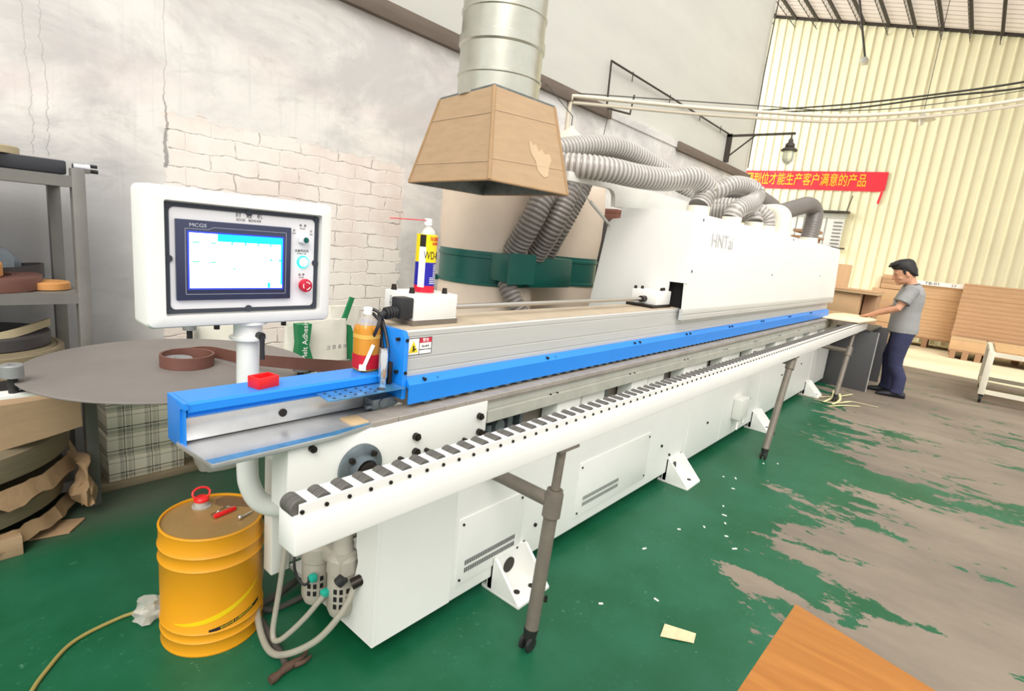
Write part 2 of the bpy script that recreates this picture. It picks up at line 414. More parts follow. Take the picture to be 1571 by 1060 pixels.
# ------------------------------------------------------------------ mesh building
class MB:
    def __init__(s):
        s.bm = bmesh.new()
    def _fin(s, vs_, fs, mi):
        for f in fs:
            f.material_index = mi
            f.smooth = True
    def poly(s, verts, faces, mi=0):
        vv = [s.bm.verts.new(v) for v in verts]
        ff = []
        for f in faces:
            try: ff.append(s.bm.faces.new([vv[i] for i in f]))
            except ValueError: pass
        s._fin(vv, ff, mi)
        return vv, ff
    def bx(s, x0, x1, y0, y1, z0, z1, bev=0.0, mi=0, seg=2):
        v = [(x0, y0, z0), (x1, y0, z0), (x1, y1, z0), (x0, y1, z0), (x0, y0, z1), (x1, y0, z1), (x1, y1, z1), (x0, y1, z1)]
        f = [(3, 2, 1, 0), (4, 5, 6, 7), (0, 1, 5, 4), (1, 2, 6, 5), (2, 3, 7, 6), (3, 0, 4, 7)]
        vv, ff = s.poly(v, f, mi)
        if bev > 0:
            es = list({e for fc in ff for e in fc.edges})
            r = bmesh.ops.bevel(s.bm, geom=es, offset=bev, segments=seg, profile=0.5, affect='EDGES')
            for fc in r['faces']:
                fc.material_index = mi; fc.smooth = True
        return s
    def obx(s, c, size, mat3=None, bev=0.0, mi=0):
        t = MB(); hx, hy, hz = size[0] / 2, size[1] / 2, size[2] / 2
        t.bx(-hx, hx, -hy, hy, -hz, hz, bev, mi)
        M4 = (mat3.to_4x4() if mat3 is not None else Matrix.Identity(4))
        M4 = Matrix.Translation(Vector(c)) @ M4
        s.merge(t, M4)
        return s
    def merge(s, t, M4=None):
        me = bpy.data.meshes.new('tmp'); t.bm.to_mesh(me); t.bm.free()
        if M4 is not None: me.transform(M4)
        s.bm.from_mesh(me); bpy.data.meshes.remove(me)
        return s
    def prism(s, pts, ax, lo, hi, mi=0, bev=0.0, mi_end=None):
        """extrude a 2d outline; ax = the axis it is extruded along"""
        def P(a, b, h):
            return {'x': (h, a, b), 'y': (a, h, b), 'z': (a, b, h)}[ax]
        n = len(pts)
        v = [P(a, b, lo) for a, b in pts] + [P(a, b, hi) for a, b in pts]
        f = [tuple(range(n))[::-1], tuple(range(n, 2 * n))] + [(i, (i + 1) % n, n + (i + 1) % n, n + i) for i in range(n)]
        vv, ff = s.poly(v, f, mi)
        if bev > 0:
            es = list({e for fc in ff[:2] for e in fc.edges})
            r = bmesh.ops.bevel(s.bm, geom=es, offset=bev, segments=2, profile=0.5, affect='EDGES')
            for fc in r['faces']: fc.material_index = mi; fc.smooth = True
        return s
    def sweep(s, rings, closed=False, cap=True, mi=0):
        n = len(rings[0]); vs_ = []
        for rg in rings: vs_.append([s.bm.verts.new(p) for p in rg])
        ff = []
        m = len(rings)
        for i in range(m if closed else m - 1):
            a, b = vs_[i], vs_[(i + 1) % m]
            for k in range(n):
                try: ff.append(s.bm.faces.new((a[k], a[(k + 1) % n], b[(k + 1) % n], b[k])))
                except ValueError: pass
        if cap and not closed:
            ff.append(s.bm.faces.new(vs_[0][::-1])); ff.append(s.bm.faces.new(vs_[-1]))
        s._fin(None, ff, mi)
        return s
    def tube(s, pts, r, seg=12, closed=False, cap=True, mi=0, sx=1.0):
        pts = [Vector(p) for p in pts]; n = len(pts)
        rr = r if isinstance(r, (list, tuple)) else [r] * n
        T = []
        for i in range(n):
            if closed: t = pts[(i + 1) % n] - pts[i - 1]
            else: t = pts[min(i + 1, n - 1)] - pts[max(i - 1, 0)]
            T.append(t.normalized() if t.length > 1e-9 else Vector((0, 0, 1)))
        up = Vector((0, 0, 1)) if abs(T[0].z) < 0.9 else Vector((0, 1, 0))
        nrm = (up - T[0] * up.dot(T[0])).normalized()
        rings = []
        for i in range(n):
            nrm = (nrm - T[i] * nrm.dot(T[i])).normalized()
            b = T[i].cross(nrm)
            rings.append([pts[i] + (b * cos(2 * pi * k / seg) * sx + nrm * sin(2 * pi * k / seg)) * rr[i] for k in range(seg)])
        return s.sweep(rings, closed, cap, mi)
    def cyl(s, p0, p1, r0, r1=None, seg=24, mi=0, cap=True):
        return s.tube([p0, p1], [r0, r0 if r1 is None else r1], seg, False, cap, mi)
    def lathe(s, prof, c=(0, 0, 0), seg=32, mi=0, cap=True, T=None):
        rings = []
        for r, z in prof:
            rings.append([Vector((max(r, 1e-4) * cos(2 * pi * k / seg), max(r, 1e-4) * sin(2 * pi * k / seg), z)) for k in range(seg)])
        if T is not None: rings = [[T @ p for p in rg] for rg in rings]
        rings = [[p + Vector(c) for p in rg] for rg in rings]
        return s.sweep(rings, False, cap, mi)
    def ball(s, c, r, mi=0, seg=16, rings=10):
        rx, ry, rz = r if isinstance(r, (tuple, list)) else (r, r, r)
        rg = []
        for i in range(rings + 1):
            a = -pi / 2 + pi * i / rings
            q = max(cos(a), 0.02)
            rg.append([Vector((c[0] + rx * q * cos(2 * pi * k / seg), c[1] + ry * q * sin(2 * pi * k / seg), c[2] + rz * sin(a))) for k in range(seg)])
        return s.sweep(rg, False, True, mi)
    def text(s, body, size, org, u, v, ext=0.0006, mi=0, sx=1.0, align='CENTER', wrap=None):
        cu = bpy.data.curves.new('txt', 'FONT'); cu.body = body; cu.size = size; cu.extrude = ext
        cu.align_x = align; cu.align_y = 'CENTER'; cu.resolution_u = 3
        o = bpy.data.objects.new('txt', cu); COL.objects.link(o)
        dg = bpy.context.evaluated_depsgraph_get(); dg.update()
        me = bpy.data.meshes.new_from_object(o.evaluated_get(dg))
        bpy.data.objects.remove(o); bpy.data.curves.remove(cu)
        u = Vector(u).normalized(); v = Vector(v).normalized(); nn = u.cross(v)
        for vt in me.vertices:
            a, b, c = vt.co.x * sx, vt.co.y, vt.co.z
            vt.co = wrap(a, b, c) if wrap else Vector(org) + u * a + v * b + nn * c
        k = len(s.bm.faces); s.bm.from_mesh(me); s.bm.faces.ensure_lookup_table()
        for f in s.bm.faces[k:]: f.material_index = mi; f.smooth = False
        bpy.data.meshes.remove(me)
        return s

WL = {}
def obj(name, mb, mats, parent=None, sharp=35):
    me = bpy.data.meshes.new(name)
    bmesh.ops.recalc_face_normals(mb.bm, faces=mb.bm.faces)
    mb.bm.to_mesh(me); mb.bm.free()
    for m in (mats if isinstance(mats, (list, tuple)) else [mats]): me.materials.append(m)
    try: me.set_sharp_from_angle(angle=R(sharp))
    except Exception: pass
    o = bpy.data.objects.new(name, me); COL.objects.link(o)
    if parent is not None:
        off = WL[parent.name]; o.parent = parent
    else:
        xs = [v.co for v in me.vertices]
        lo = Vector((min(p.x for p in xs), min(p.y for p in xs), min(p.z for p in xs)))
        hi = Vector((max(p.x for p in xs), max(p.y for p in xs), max(p.z for p in xs)))
        off = Vector(((lo.x + hi.x) / 2, (lo.y + hi.y) / 2, lo.z))
        o.location = off
    me.transform(Matrix.Translation(-off))
    WL[o.name] = off.copy()
    return o

def tag(o, label, cat, group=None, kind=None):
    o['label'] = label; o['category'] = cat
    if group: o['group'] = group
    if kind: o['kind'] = kind
    return o

def thing(name, label, cat, loc, group=None):
    o = bpy.data.objects.new(name, None); COL.objects.link(o)
    o.empty_display_size = 0.1
    o.location = loc; WL[o.name] = Vector(loc)
    return tag(o, label, cat, group)

def dup(root, loc, rotz=None, label=None, group=None):
    r = root.copy(); COL.objects.link(r); r.location = loc
    if rotz is not None: r.rotation_euler = (0, 0, rotz)
    if label: r['label'] = label
    if group: r['group'] = group
    def kids(a, b):
        for ch in [c for c in SNAP[a.name]]:
            c = ch.copy(); COL.objects.link(c); c.parent = b
            kids(ch, c)
    kids(root, r)
    return r
SNAP = {}
def snap(root):
    for o in [root] + list(root.children_recursive): SNAP[o.name] = list(o.children)

def struct(name, mb, mats, parent=None):
    o = obj(name, mb, mats, parent)
    if parent is None: o['kind'] = 'structure'
    return o

def smooth_path(pts, n=8, closed=False):
    pts = [Vector(p) for p in pts]; out = []
    m = len(pts)
    for i in range(m - 1):
        p0, p1, p2, p3 = pts[max(i - 1, 0)], pts[i], pts[i + 1], pts[min(i + 2, m - 1)]
        for k in range(n):
            t = k / n
            out.append(0.5 * ((2 * p1) + (p2 - p0) * t + (2 * p0 - 5 * p1 + 4 * p2 - p3) * t * t + (3 * p1 - p0 - 3 * p2 + p3) * t ** 3))
    out.append(pts[-1])
    return out

def resample(pts, step):
    out = [pts[0]]; acc = 0.0
    for a, b in zip(pts, pts[1:]):
        L = (b - a).length; d = step - acc
        while d <= L:
            out.append(a + (b - a) * (d / L)); d += step
        acc = (acc + L) % step if L > 0 else acc
    return out

# ------------------------------------------------------------------ setting
b = MB(); b.poly([(-5, -7, 0), (18, -7, 0), (18, 10, 0), (-5, 10, 0)], [(0, 1, 2, 3)])
b.bx(-5, 18, -7, 10, -0.15, -0.001)
struct('floor', b, FLOORM)
b = MB(); b.poly([(11.95, 2.6, 0), (11.35, -5.5, 0), (16.7, -5.5, 0), (16.7, 6, 0), (12.1, 6, 0)], [(0, 1, 2, 3, 4)])
t = MB(); t.prism([(12.0, 6), (11.95, 2.6), (11.35, -5.5), (16.7, -5.5), (16.7, 6)], 'z', 0.0, 0.012)
b.bm.free()
struct('floor_pale_strip', t, STRIPM)

b = MB(); b.bx(-4, 11.35, 3.85, 4.09, 0, 3.16)
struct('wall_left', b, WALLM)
b = MB(); b.bx(-4, 11.35, 3.90, 4.0, 3.16, 7.6)
struct('wall_left_upper', b, BOARDW)
b = MB(); b.bx(-4, 6.05, 3.80, 3.89, 3.07, 3.20, 0.004)
struct('trim_1', b, BEAMW)
b = MB(); b.bx(8.02, 11.36, 3.80, 3.89, 3.06, 3.19, 0.004)
struct('trim_2', b, BEAMW)
# ragged render left along the joint between the two lengths of beam
b = MB(); pts = [(6.05, 3.10)]
for i in range(40):
    xx = 6.05 + (8.02 - 6.05) * i / 39
    pts.append((xx, 3.185 + random.uniform(-0.012, 0.014)))
pts.append((8.02, 3.10))
b.prism(pts, 'y', 3.835, 3.9); struct('trim_3', b, WALLM)

# corrugated back wall
b = MB(); y = -6.2; prof = []
while y < 10:
    prof += [(y, 16.70), (y + 0.155, 16.70), (y + 0.165, 16.668), (y + 0.19, 16.668), (y + 0.20, 16.70)]
    y += 0.215
vs_ = []; fs = []
for i, (yy, xx) in enumerate(prof):
    vs_ += [(xx, yy, 0), (xx, yy, 8.6)]
for i in range(len(prof) - 1):
    fs.append((2 * i, 2 * i + 2, 2 * i + 3, 2 * i + 1))
b.poly(vs_, fs)
struct('wall_back', b, CORR)
b = MB(); b.bx(16.72, 16.8, -6.2, 10, 0, 8.6); struct('wall_back_lining', b, CORR)

# roof over the far bay
def roof_z(y): return 7.98 - (5.13 - y) * 0.2306
b = MB(); prof = []; xx = 11.4
vs_ = []; fs = []
n = 0
while xx < 16.75:
    for dx, dz in ((0, 0), (0.17, 0), (0.185, 0.025), (0.215, 0.025), (0.23, 0)):
        vs_ += [(xx + dx, -5.0, roof_z(-5.0) + 0.06 + dz), (xx + dx, 7.2, roof_z(7.2) + 0.06 + dz)]; n += 1
    xx += 0.25
for i in range(n - 1): fs.append((2 * i, 2 * i + 1, 2 * i + 3, 2 * i + 2))
b.poly(vs_, fs)
struct('ceiling', b, ROOFM)
k = 4
yy = 5.68
while yy > -2.5:
    b = MB(); z = roof_z(yy)
    b.bx(11.4, 16.69, yy - 0.028, yy + 0.028, z - 0.02, z + 0.04)
    b.bx(11.4, 16.69, yy - 0.007, yy + 0.007, z - 0.20, z - 0.186)
    x0 = 11.4
    while x0 < 16.6:
        b.cyl((x0, yy, z - 0.02), (x0 + 0.12, yy, z - 0.19), 0.004, seg=5)
        b.cyl((x0 + 0.12, yy, z - 0.19), (x0 + 0.24, yy, z - 0.02), 0.004, seg=5)
        x0 += 0.24
    struct('trim_%d' % k, b, BRKT); k += 1
    yy -= 0.55
# eaves flashing along the top of the back wall
b = MB(); b.poly([(16.64, 7.2, roof_z(7.2) - 0.02), (16.64, -5, roof_z(-5) - 0.02), (16.64, -5, roof_z(-5) + 0.05), (16.64, 7.2, roof_z(7.2) + 0.05),
                  (16.69, 7.2, roof_z(7.2) - 0.02), (16.69, -5, roof_z(-5) - 0.02), (16.69, -5, roof_z(-5) + 0.05), (16.69, 7.2, roof_z(7.2) + 0.05)],
                 [(0, 1, 2, 3), (4, 5, 6, 7), (0, 1, 5, 4), (3, 2, 6, 7)])
struct('trim_%d' % k, b, BRKT)

# window with a little canopy in the back wall
b = MB(); b.bx(16.60, 16.668, 2.98, 4.5, 2.12, 2.92)
w1 = struct('window_1', b, WHITE2)
b = MB(); b.bx(16.38, 16.67, 2.90, 4.6, 3.0, 3.04); b.cyl((16.4, 2.95, 3.03), (16.66, 2.93, 3.45), 0.012, seg=6)
obj('window_canopy', b, BRKT, w1)
b = MB()
for i in range(6): b.bx(16.585, 16.599, 3.4 + i * 0.18, 3.41 + i * 0.18, 2.12, 2.88)
for i in range(7): b.bx(16.58, 16.599, 3.02, 3.22, 2.2 + i * 0.09, 2.23 + i * 0.09)
obj('window_slats', b, INK, w1)
b = MB(); b.bx(16.57, 16.6, 2.95, 4.5, 2.86, 2.98); obj('window_head', b, RAILG, w1)
b = MB(); b.bx(16.5, 16.6, 2.85, 3.4, 2.08, 2.12); obj('window_sill', b, BRKT, w1)

# ------------------------------------------------------------------ edge banding machine
mach = thing('edge_banding_machine', 'long white edge banding machine with blue stripe and raised white hood running down the shop', 'machine', (4.7, 1.7, 0))
BX0, BX1, BY = 1.06, 8.42, 1.37
b = MB()
b.bx(1.42, BX1, BY, 2.02, 0.07, 0.70, 0.006)                                  # body
b.bx(BX0, 1.4195, BY, BY + 0.025, 0.07, 0.70)                                   # skin of the open near bay
b.prism([(BY, 0.07), (1.74, 0.07), (1.70, 0.12), (1.63, 0.15), (1.55, 0.24), (1.49, 0.30), (1.475, 0.36), (1.49, 0.42), (1.49, 0.47), (1.45, 0.52),
         (1.42, 0.545), (1.40, 0.60), (1.40, 0.70), (BY, 0.70)], 'x', BX0 - 0.014, BX0 - 0.0005)   # near end plate, cut out for the air unit
b.bx(BX0, 1.419, BY + 0.026, 1.98, 0.072, 0.09)
for xs_ in (3.72, 4.42, 5.35, 6.3, 7.45):
    b.bx(xs_, xs_ + 0.004, BY - 0.0015, BY + 0.01, 0.08, 0.69)
obj('base_cabinet', b, WHITE, mach)
# access panels with punched vents
def access_panel(x0, x1, z0, z1, vx0, vx1, vz, nv):
    b = MB(); b.bx(x0, x1, BY - 0.006, BY, z0, z1, 0.002)
    p = obj('access_panel', b, WHITE, mach)
    b = MB()
    for row in range(2):
        for i in range(nv):
            xx = vx0 + (vx1 - vx0) * i / (nv - 1); zz = vz - row * 0.034
            b.bx(xx - 0.0032, xx + 0.0032, BY - 0.0068, BY - 0.003, zz - 0.011, zz + 0.011)
    if nv > 1: obj('vent_slots', b, DARK, p)
    else: b.bm.free()
    b = MB()
    for sx in (x0 + 0.02, x1 - 0.02):
        for sz in (z0 + 0.025, z1 - 0.025):
            b.cyl((sx, BY - 0.011, sz), (sx, BY, sz), 0.0055, seg=10)
    obj('panel_screws', b, BOLT, p)
access_panel(1.44, 1.85, 0.13, 0.43, 1.49, 1.80, 0.222, 30)
access_panel(2.30, 3.10, 0.13, 0.44, 2.37, 2.74, 0.225, 30)
for xx, zz in ((3.3, 0.30), (4.1, 0.30), (5.1, 0.33), (6.1, 0.42), (3.45, 0.2), (1.98, 0.36), (1.96, 0.22), (6.9, 0.45)):
    b = MB(); b.cyl((xx, BY - 0.009, zz), (xx, BY, zz), 0.009, seg=12); obj('latch', b, BOLT, mach)
# small box with pipe stubs on the long face
b = MB(); b.bx(4.66, 4.86, BY - 0.075, BY, 0.22, 0.40, 0.01); b.cyl((4.7, BY - 0.05, 0.22), (4.66, BY - 0.06, 0.14), 0.009); b.cyl((4.83, BY - 0.05, 0.22), (4.80, BY - 0.06, 0.17), 0.009)
obj('solenoid_box', b, WHITE2, mach)
# feet
for fx in (1.78, 3.55, 5.39, 7.46):
    b = MB()
    b.bx(fx - 0.11, fx + 0.11, 1.20, 1.42, 0.0, 0.016, 0.003)
    for sx in (-0.11, 0.096):
        b.prism([(1.205, 0.016), (1.39, 0.016), (1.39, 0.165), (1.35, 0.165)], 'x', fx + sx, fx + sx + 0.014)
    b.bx(fx - 0.11, fx + 0.11, 1.362, 1.385, 0.016, 0.165)
    f = obj('foot', b, WHITE, mach)
    b = MB(); b.lathe([(0.036, -0.003), (0.036, 0.003)], (fx, 1.361, 0.09), 24, T=Matrix.Rotation(pi / 2, 3, 'X'))
    obj('foot_hole', b, BOLT, f)
    for qx, qy in ((-.04, 1.27), (.045, 1.255)):
        b = MB(); b.cyl((fx + qx, qy, 0.014), (fx + qx, qy, 0.02), 0.014); obj('anchor_bolt', b, BOLT, f)
# rail under the track: two machined steps
b = MB()
b.prism([(1.325, 0.935), (1.325, 0.895), (1.329, 0.893), (1.329, 0.889), (1.318, 0.887), (1.318, 0.842), (1.42, 0.842), (1.42, 0.935)], 'x', 1.49, 8.0)
obj('track_rail', b, RAILG, mach)
b = MB()
for i in range(9):
    xx = 1.9 + i * 0.72
    b.cyl((xx, 1.321, 0.888), (xx, 1.326, 0.888), 0.006, seg=8); b.cyl((xx + 0.05, 1.321, 0.888), (xx + 0.05, 1.326, 0.888), 0.006, seg=8)
obj('rail_bolts', b, BOLT, mach)
# white brackets and dark pockets under the rail
for i in range(9):
    xx = 1.98 + i * 0.70
    b = MB(); b.bx(xx, xx + 0.19, 1.335, 1.42, 0.68, 0.842, 0.003); b.bx(xx + 0.23, xx + 0.44, 1.35, 1.42, 0.68, 0.835, 0.003)
    obj('rail_bracket', b, WHITE, mach)
b = MB(); b.bx(1.45, 8.0, 1.43, 1.9, 0.70, 0.92); obj('inner_frame', b, STANDG, mach)
for i in range(9):
    xx = 1.62 + i * 0.70
    b = MB(); b.cyl((xx, 1.36, 0.79), (xx, 1.43, 0.79), 0.028, seg=16); b.bx(xx + 0.06, xx + 0.09, 1.37, 1.43, 0.70, 0.84); b.bx(xx + 0.13, xx + 0.15, 1.365, 1.43, 0.70, 0.84)
    b.cyl((xx - 0.05, 1.38, 0.71), (xx - 0.05, 1.38, 0.80), 0.014, seg=10)
    obj('drive_fitting', b, IRON, mach)
# track pads
b = MB(); xx = 0.96
while xx < 8.1:
    b.bx(xx, xx + 0.098, 1.312, 1.405, 0.934, 0.953, 0.0015, seg=1); xx += 0.1
b.bx(0.98, 8.1, 1.318, 1.40, 0.925, 0.946)
obj('conveyor_track', b, PAD, mach)
b = MB(); b.bx(0.90, 0.955, 1.325, 1.40, 0.9, 0.9555, 0.002); obj('track_wood_block', b, PLYE, mach)
# near white side plate and its bearing
b = MB(); b.prism([(0.69, 0.745), (1.475, 0.745), (1.475, 0.936), (0.69, 0.936)], 'y', 1.31, 1.326, bev=0.002)
b.bx(0.69, 0.74, 1.326, 1.40, 0.745, 0.93)
sp = obj('side_plate', b, WHITE, mach)
b = MB(); b.lathe([(0.001, 0), (0.072, 0), (0.075, -0.004), (0.075, -0.014), (0.066, -0.019), (0.046, -0.022), (0.044, -0.04), (0.036, -0.044), (0.034, -0.036), (0.001, -0.034)], (0.915, 1.31, 0.822), 40, T=Matrix.Rotation(-pi / 2, 3, 'X'))
obj('flange_bearing', b, IRON, sp)
b = MB(); b.lathe([(0.03, 0), (0.03, -0.05), (0.022, -0.054), (0.001, -0.054)], (0.915, 1.31, 0.822), 24, T=Matrix.Rotation(-pi / 2, 3, 'X'))
for a in (0.9, 2.4, 4.0, 5.5): b.cyl((0.915 + 0.056 * cos(a), 1.278, 0.822 + 0.056 * sin(a)), (0.915 + 0.056 * cos(a), 1.30, 0.822 + 0.056 * sin(a)), 0.009, seg=6)
obj('bearing_shaft', b, BOLT, sp)
b = MB()
for xx, zz, rr in ((1.13, .872, .013), (1.132, .818, .013), (1.18, .812, .008), (1.432, .885, .013), (1.436, .822, .013), (1.478 - .008, .812, .008), (1.36, .808, .008), (1.07, .808, .009), (.757, .92, .010), (.757, .775, .010)):
    b.cyl((xx, 1.295, zz), (xx, 1.31, zz), rr, seg=14); b.cyl((xx, 1.288, zz), (xx, 1.296, zz), rr * 0.62, seg=6)
obj('plate_bolts', b, BOLT, sp)
# end column and gusset behind the side plate
b = MB(); b.bx(0.86, 0.93, 1.74, 1.80, 0.25, 0.80, 0.004); b.bx(0.93, 1.45, 1.775, 1.80, 0.25, 0.80, 0.004); b.bx(0.76, 1.1, 1.41, 1.80, 0.80, 0.93)
obj('end_column', b, WHITE2, mach)
# infeed plate and fence
b = MB(); b.prism([(0.475, 1.475), (0.49, 1.292), (0.82, 1.292), (0.96, 1.315), (1.02, 1.32), (1.12, 1.345), (1.12, 1.475)], 'z', 0.936, 0.950, bev=0.002)
ip = obj('infeed_plate', b, STEEL, mach)
b = MB(); b.prism([(0.492, 1.2925), (0.82, 1.2925), (0.95, 1.314), (0.95, 1.332), (0.82, 1.318), (0.488, 1.322)], 'z', 0.9498, 0.9506); obj('protective_film', b, BLUE_FILM, ip)
b = MB(); b.bx(0.485, 1.12, 1.452, 1.466, 0.954, 1.022, 0.002); fa = obj('fence_face', b, STEEL, mach)
b = MB(); b.lathe([(0.012, -0.004), (0.012, 0.0)], (0.745, 1.452, 0.985), 18, T=Matrix.Rotation(-pi / 2, 3, 'X')); obj('fence_bolt', b, BOLT, fa)
b = MB()
b.prism([(1.44, 1.025), (1.447, 1.018), (1.447, 1.028), (1.436, 1.036), (1.436, 1.056), (1.442, 1.062), (1.545, 1.062), (1.545, 0.94), (1.535, 0.94), (1.535, 1.03), (1.456, 1.03), (1.456, 1.025)], 'x', 0.49, 1.10)
b.prism([(1.436, 0.94), (1.462, 0.94), (1.462, 1.05), (1.436, 1.05)], 'x', 0.482, 0.486)
b.prism([(1.456, 0.936), (1.545, 0.936), (1.545, 1.062), (1.43, 1.062), (1.43, 1.045), (1.456, 1.045)], 'x', 0.478, 0.49, bev=0.002)
obj('infeed_fence', b, BLUE, mach)
b = MB(); b.bx(0.492, 1.1, 1.468, 1.53, 0.95, 1.028); obj('fence_core', b, DARK, mach)
# perforated bracket and air cylinder
b = MB(); b.prism([(0.84, 1.433), (0.832, 1.358), (0.85, 1.35), (1.11, 1.352), (1.11, 1.433)], 'z', 1.029, 1.033)
br = obj('sensor_bracket', b, BLUE_FILM, mach)
b = MB()
for i in range(5):
    for j in range(3):
        xx, yy = 0.858 + i * 0.036, 1.366 + j * 0.026
        b.lathe([(0.0045, 0), (0.0045, 0.0012)], (xx, yy, 1.0328), 10)
b.lathe([(0.014, 0), (0.014, 0.0014)], (1.03, 1.375, 1.0328), 14)
obj('bracket_holes', b, DARK, br)
b = MB(); b.lathe([(0.013, 1.033), (0.013, 1.058), (0.0155, 1.06), (0.0155, 1.138), (0.014, 1.142), (0.014, 1.158), (0.004, 1.16)], (1.062, 1.412, 0), 24)
ac = obj('air_cylinder', b, CHROME, mach)
b = MB(); b.tube(smooth_path([(1.083, 1.42, 1.11), (1.098, 1.44, 1.15), (1.105, 1.475, 1.21), (1.10, 1.50, 1.255), (1.08, 1.53, 1.265), (1.085, 1.56, 1.24)], 8), 0.0055, 10)
b.tube(smooth_path([(1.083, 1.425, 1.06), (1.10, 1.45, 1.08), (1.108, 1.49, 1.16), (1.108, 1.50, 1.22), (1.095, 1.53, 1.25)], 8), 0.0055, 10)
obj('air_hose', b, DARK, ac)
b = MB(); b.bx(1.077, 1.092, 1.40, 1.43, 1.036, 1.11, 0.003); obj('cylinder_valve', b, BOLT, ac)
b = MB(); b.bx(1.02, 1.11, 1.40, 1.45, 0.955, 0.99, 0.004); b.cyl((1.06, 1.395, 0.975), (1.06, 1.42, 0.975), 0.016); b.cyl((1.0, 1.41, 0.965), (1.12, 1.41, 0.965), 0.008)
obj('edge_pressure_block', b, IRON, mach)
# aluminium pressure beam
gy = 1.39
b = MB()
b.prism([(gy, 1.045), (gy, 1.07), (gy + .003, 1.072), (gy + .003, 1.075), (gy, 1.077), (gy, 1.112), (gy + .003, 1.114), (gy + .003, 1.117), (gy, 1.119),
         (gy, 1.186), (gy + .003, 1.188), (gy + .003, 1.191), (gy, 1.193), (gy, 1.208), (gy + .004, 1.213), (1.62, 1.213), (1.62, 0.99), (gy + 0.01, 0.99), (gy + 0.01, 1.045)], 'x', 1.13, 7.78)
obj('pressure_beam', b, ALU, mach)
b = MB(); b.bx(1.14, 3.3, gy + 0.012, 1.615, 1.2125, 1.2155); obj('beam_dust_cover', b, ALU_DUST, mach)
b = MB(); b.prism([(1.372, 0.985), (1.372, 1.19), (1.385, 1.213), (1.62, 1.213), (1.62, 0.985)], 'x', 1.112, 1.13, bev=0.002)
ep = obj('beam_end_plate', b, BLUE, mach)
for zz in (1.185, 1.075):
    b = MB(); b.cyl((1.1, 1.40, zz), (1.113, 1.40, zz), 0.006, seg=8); obj('end_plate_screw', b, BOLT, ep)
    b = MB(); b.cyl((1.121, 1.368, zz), (1.121, 1.374, zz), 0.006, seg=8); obj('end_plate_screw', b, BOLT, ep)
b = MB()
b.prism([(1.388, 1.056), (1.376, 1.056), (1.357, 1.034), (1.357, 0.968), (1.362, 0.968), (1.362, 1.02), (1.388, 1.04)], 'x', 1.13, 7.78)
bg = obj('blue_guard', b, BLUE, mach)
b = MB()
for xx in (1.2, 1.9, 2.7, 3.4, 4.2, 5.0, 5.9, 6.8): b.cyl((xx, 1.358, 1.046), (xx, 1.372, 1.046), 0.006, seg=8); b.cyl((xx + .06, 1.358, 1.046), (xx + .06, 1.372, 1.046), 0.006 if xx > 2.5 else 0.001, seg=8)
obj('guard_screws', b, BOLT, bg)
b = MB(); b.lathe([(0.006, -0.012), (0.028, -0.012), (0.03, -0.008), (0.03, 0.008), (0.028, 0.012), (0.006, 0.012)], (1.22, 1.375, 0.985), 16, T=Matrix.Rotation(pi / 2, 3, 'X'))
pw = obj('pressure_wheel', b, IRON, mach)
for i in range(1, 92):
    c = pw.copy(); COL.objects.link(c); c.location = (i * 0.071, 0, 0)
# warning label
LX0, LX1, LZ0, LZ1 = 1.138, 1.243, 1.128, 1.186
b = MB(); b.bx(LX0, LX1, gy - 0.0012, gy + 0.001, LZ0, LZ1)
wl = obj('warning_label', b, PAPERW, mach); wl['label'] = 'white warning sticker with yellow triangle'
b = MB()
for a, c_, d, e in ((LX0, LX1, LZ0, LZ0 + .0015), (LX0, LX1, LZ1 - .0015, LZ1), (LX0, LX0 + .0015, LZ0, LZ1), (LX1 - .0015, LX1, LZ0, LZ1), (1.187, 1.1885, LZ0, LZ1)):
    b.bx(a, c_, gy - 0.0022, gy, d, e)
b.text('当心夹手', 0.0085, (1.215, gy - 0.0018, 1.155), (1, 0, 0), (0, 0, 1), 0.0003)
b.text('BEWARE OF HAND', 0.0062, (1.215, gy - 0.0018, 1.144), (1, 0, 0), (0, 0, 1), 0.0003, sx=0.95)
obj('label_print', b, INKB, wl)
b = MB(); b.bx(1.1885, LX1 - .0015, gy - 0.0022, gy, 1.168, LZ1 - .0015); obj('label_header', b, LABRED, wl)
b = MB(); b.text('警告', 0.014, (1.215, gy - 0.0026, 1.1765), (1, 0, 0), (0, 0, 1), 0.0003); obj('label_title', b, WHITEP, wl)
b = MB(); b.prism([(1.143, 1.136), (1.183, 1.136), (1.163, 1.176)], 'y', gy - 0.0022, gy); obj('label_triangle', b, LABYEL, wl)
b = MB(); b.bx(1.158, 1.168, gy - 0.003, gy, 1.141, 1.145); b.bx(1.16, 1.166, gy - 0.003, gy, 1.146, 1.160); b.bx(1.164, 1.174, gy - 0.003, gy, 1.146, 1.150); obj('label_hand', b, INKB, wl)
# gearbox on the beam, with rod to the hood
b = MB(); b.bx(1.20, 1.40, 1.44, 1.61, 1.235, 1.322, 0.004); b.bx(1.20, 1.40, 1.44, 1.61, 1.216, 1.236)
gb = obj('lift_gearbox', b, WHITE, mach)
b = MB(); b.bx(1.19, 1.402, 1.436, 1.612, 1.2145, 1.234); obj('gearbox_base', b, STANDG, gb)
b = MB()
for xx, yy in ((1.22, 1.585), (1.225, 1.49), (1.36, 1.47), (1.38, 1.57)): b.cyl((xx, yy, 1.32), (xx, yy, 1.342), 0.011, 0.008, seg=12)
obj('gearbox_bolts', b, BOLT, gb)
b = MB(); b.bx(1.145, 1.202, 1.445, 1.50, 1.240, 1.312, 0.006); b.cyl((1.15, 1.47, 1.265), (1.105, 1.475, 1.258), 0.019, seg=16)
for q in range(4): b.cyl((1.142 - q * .011, 1.471, 1.2636 - q * .0015), (1.136 - q * .011, 1.4717, 1.263 - q * .0015), 0.021, seg=16)
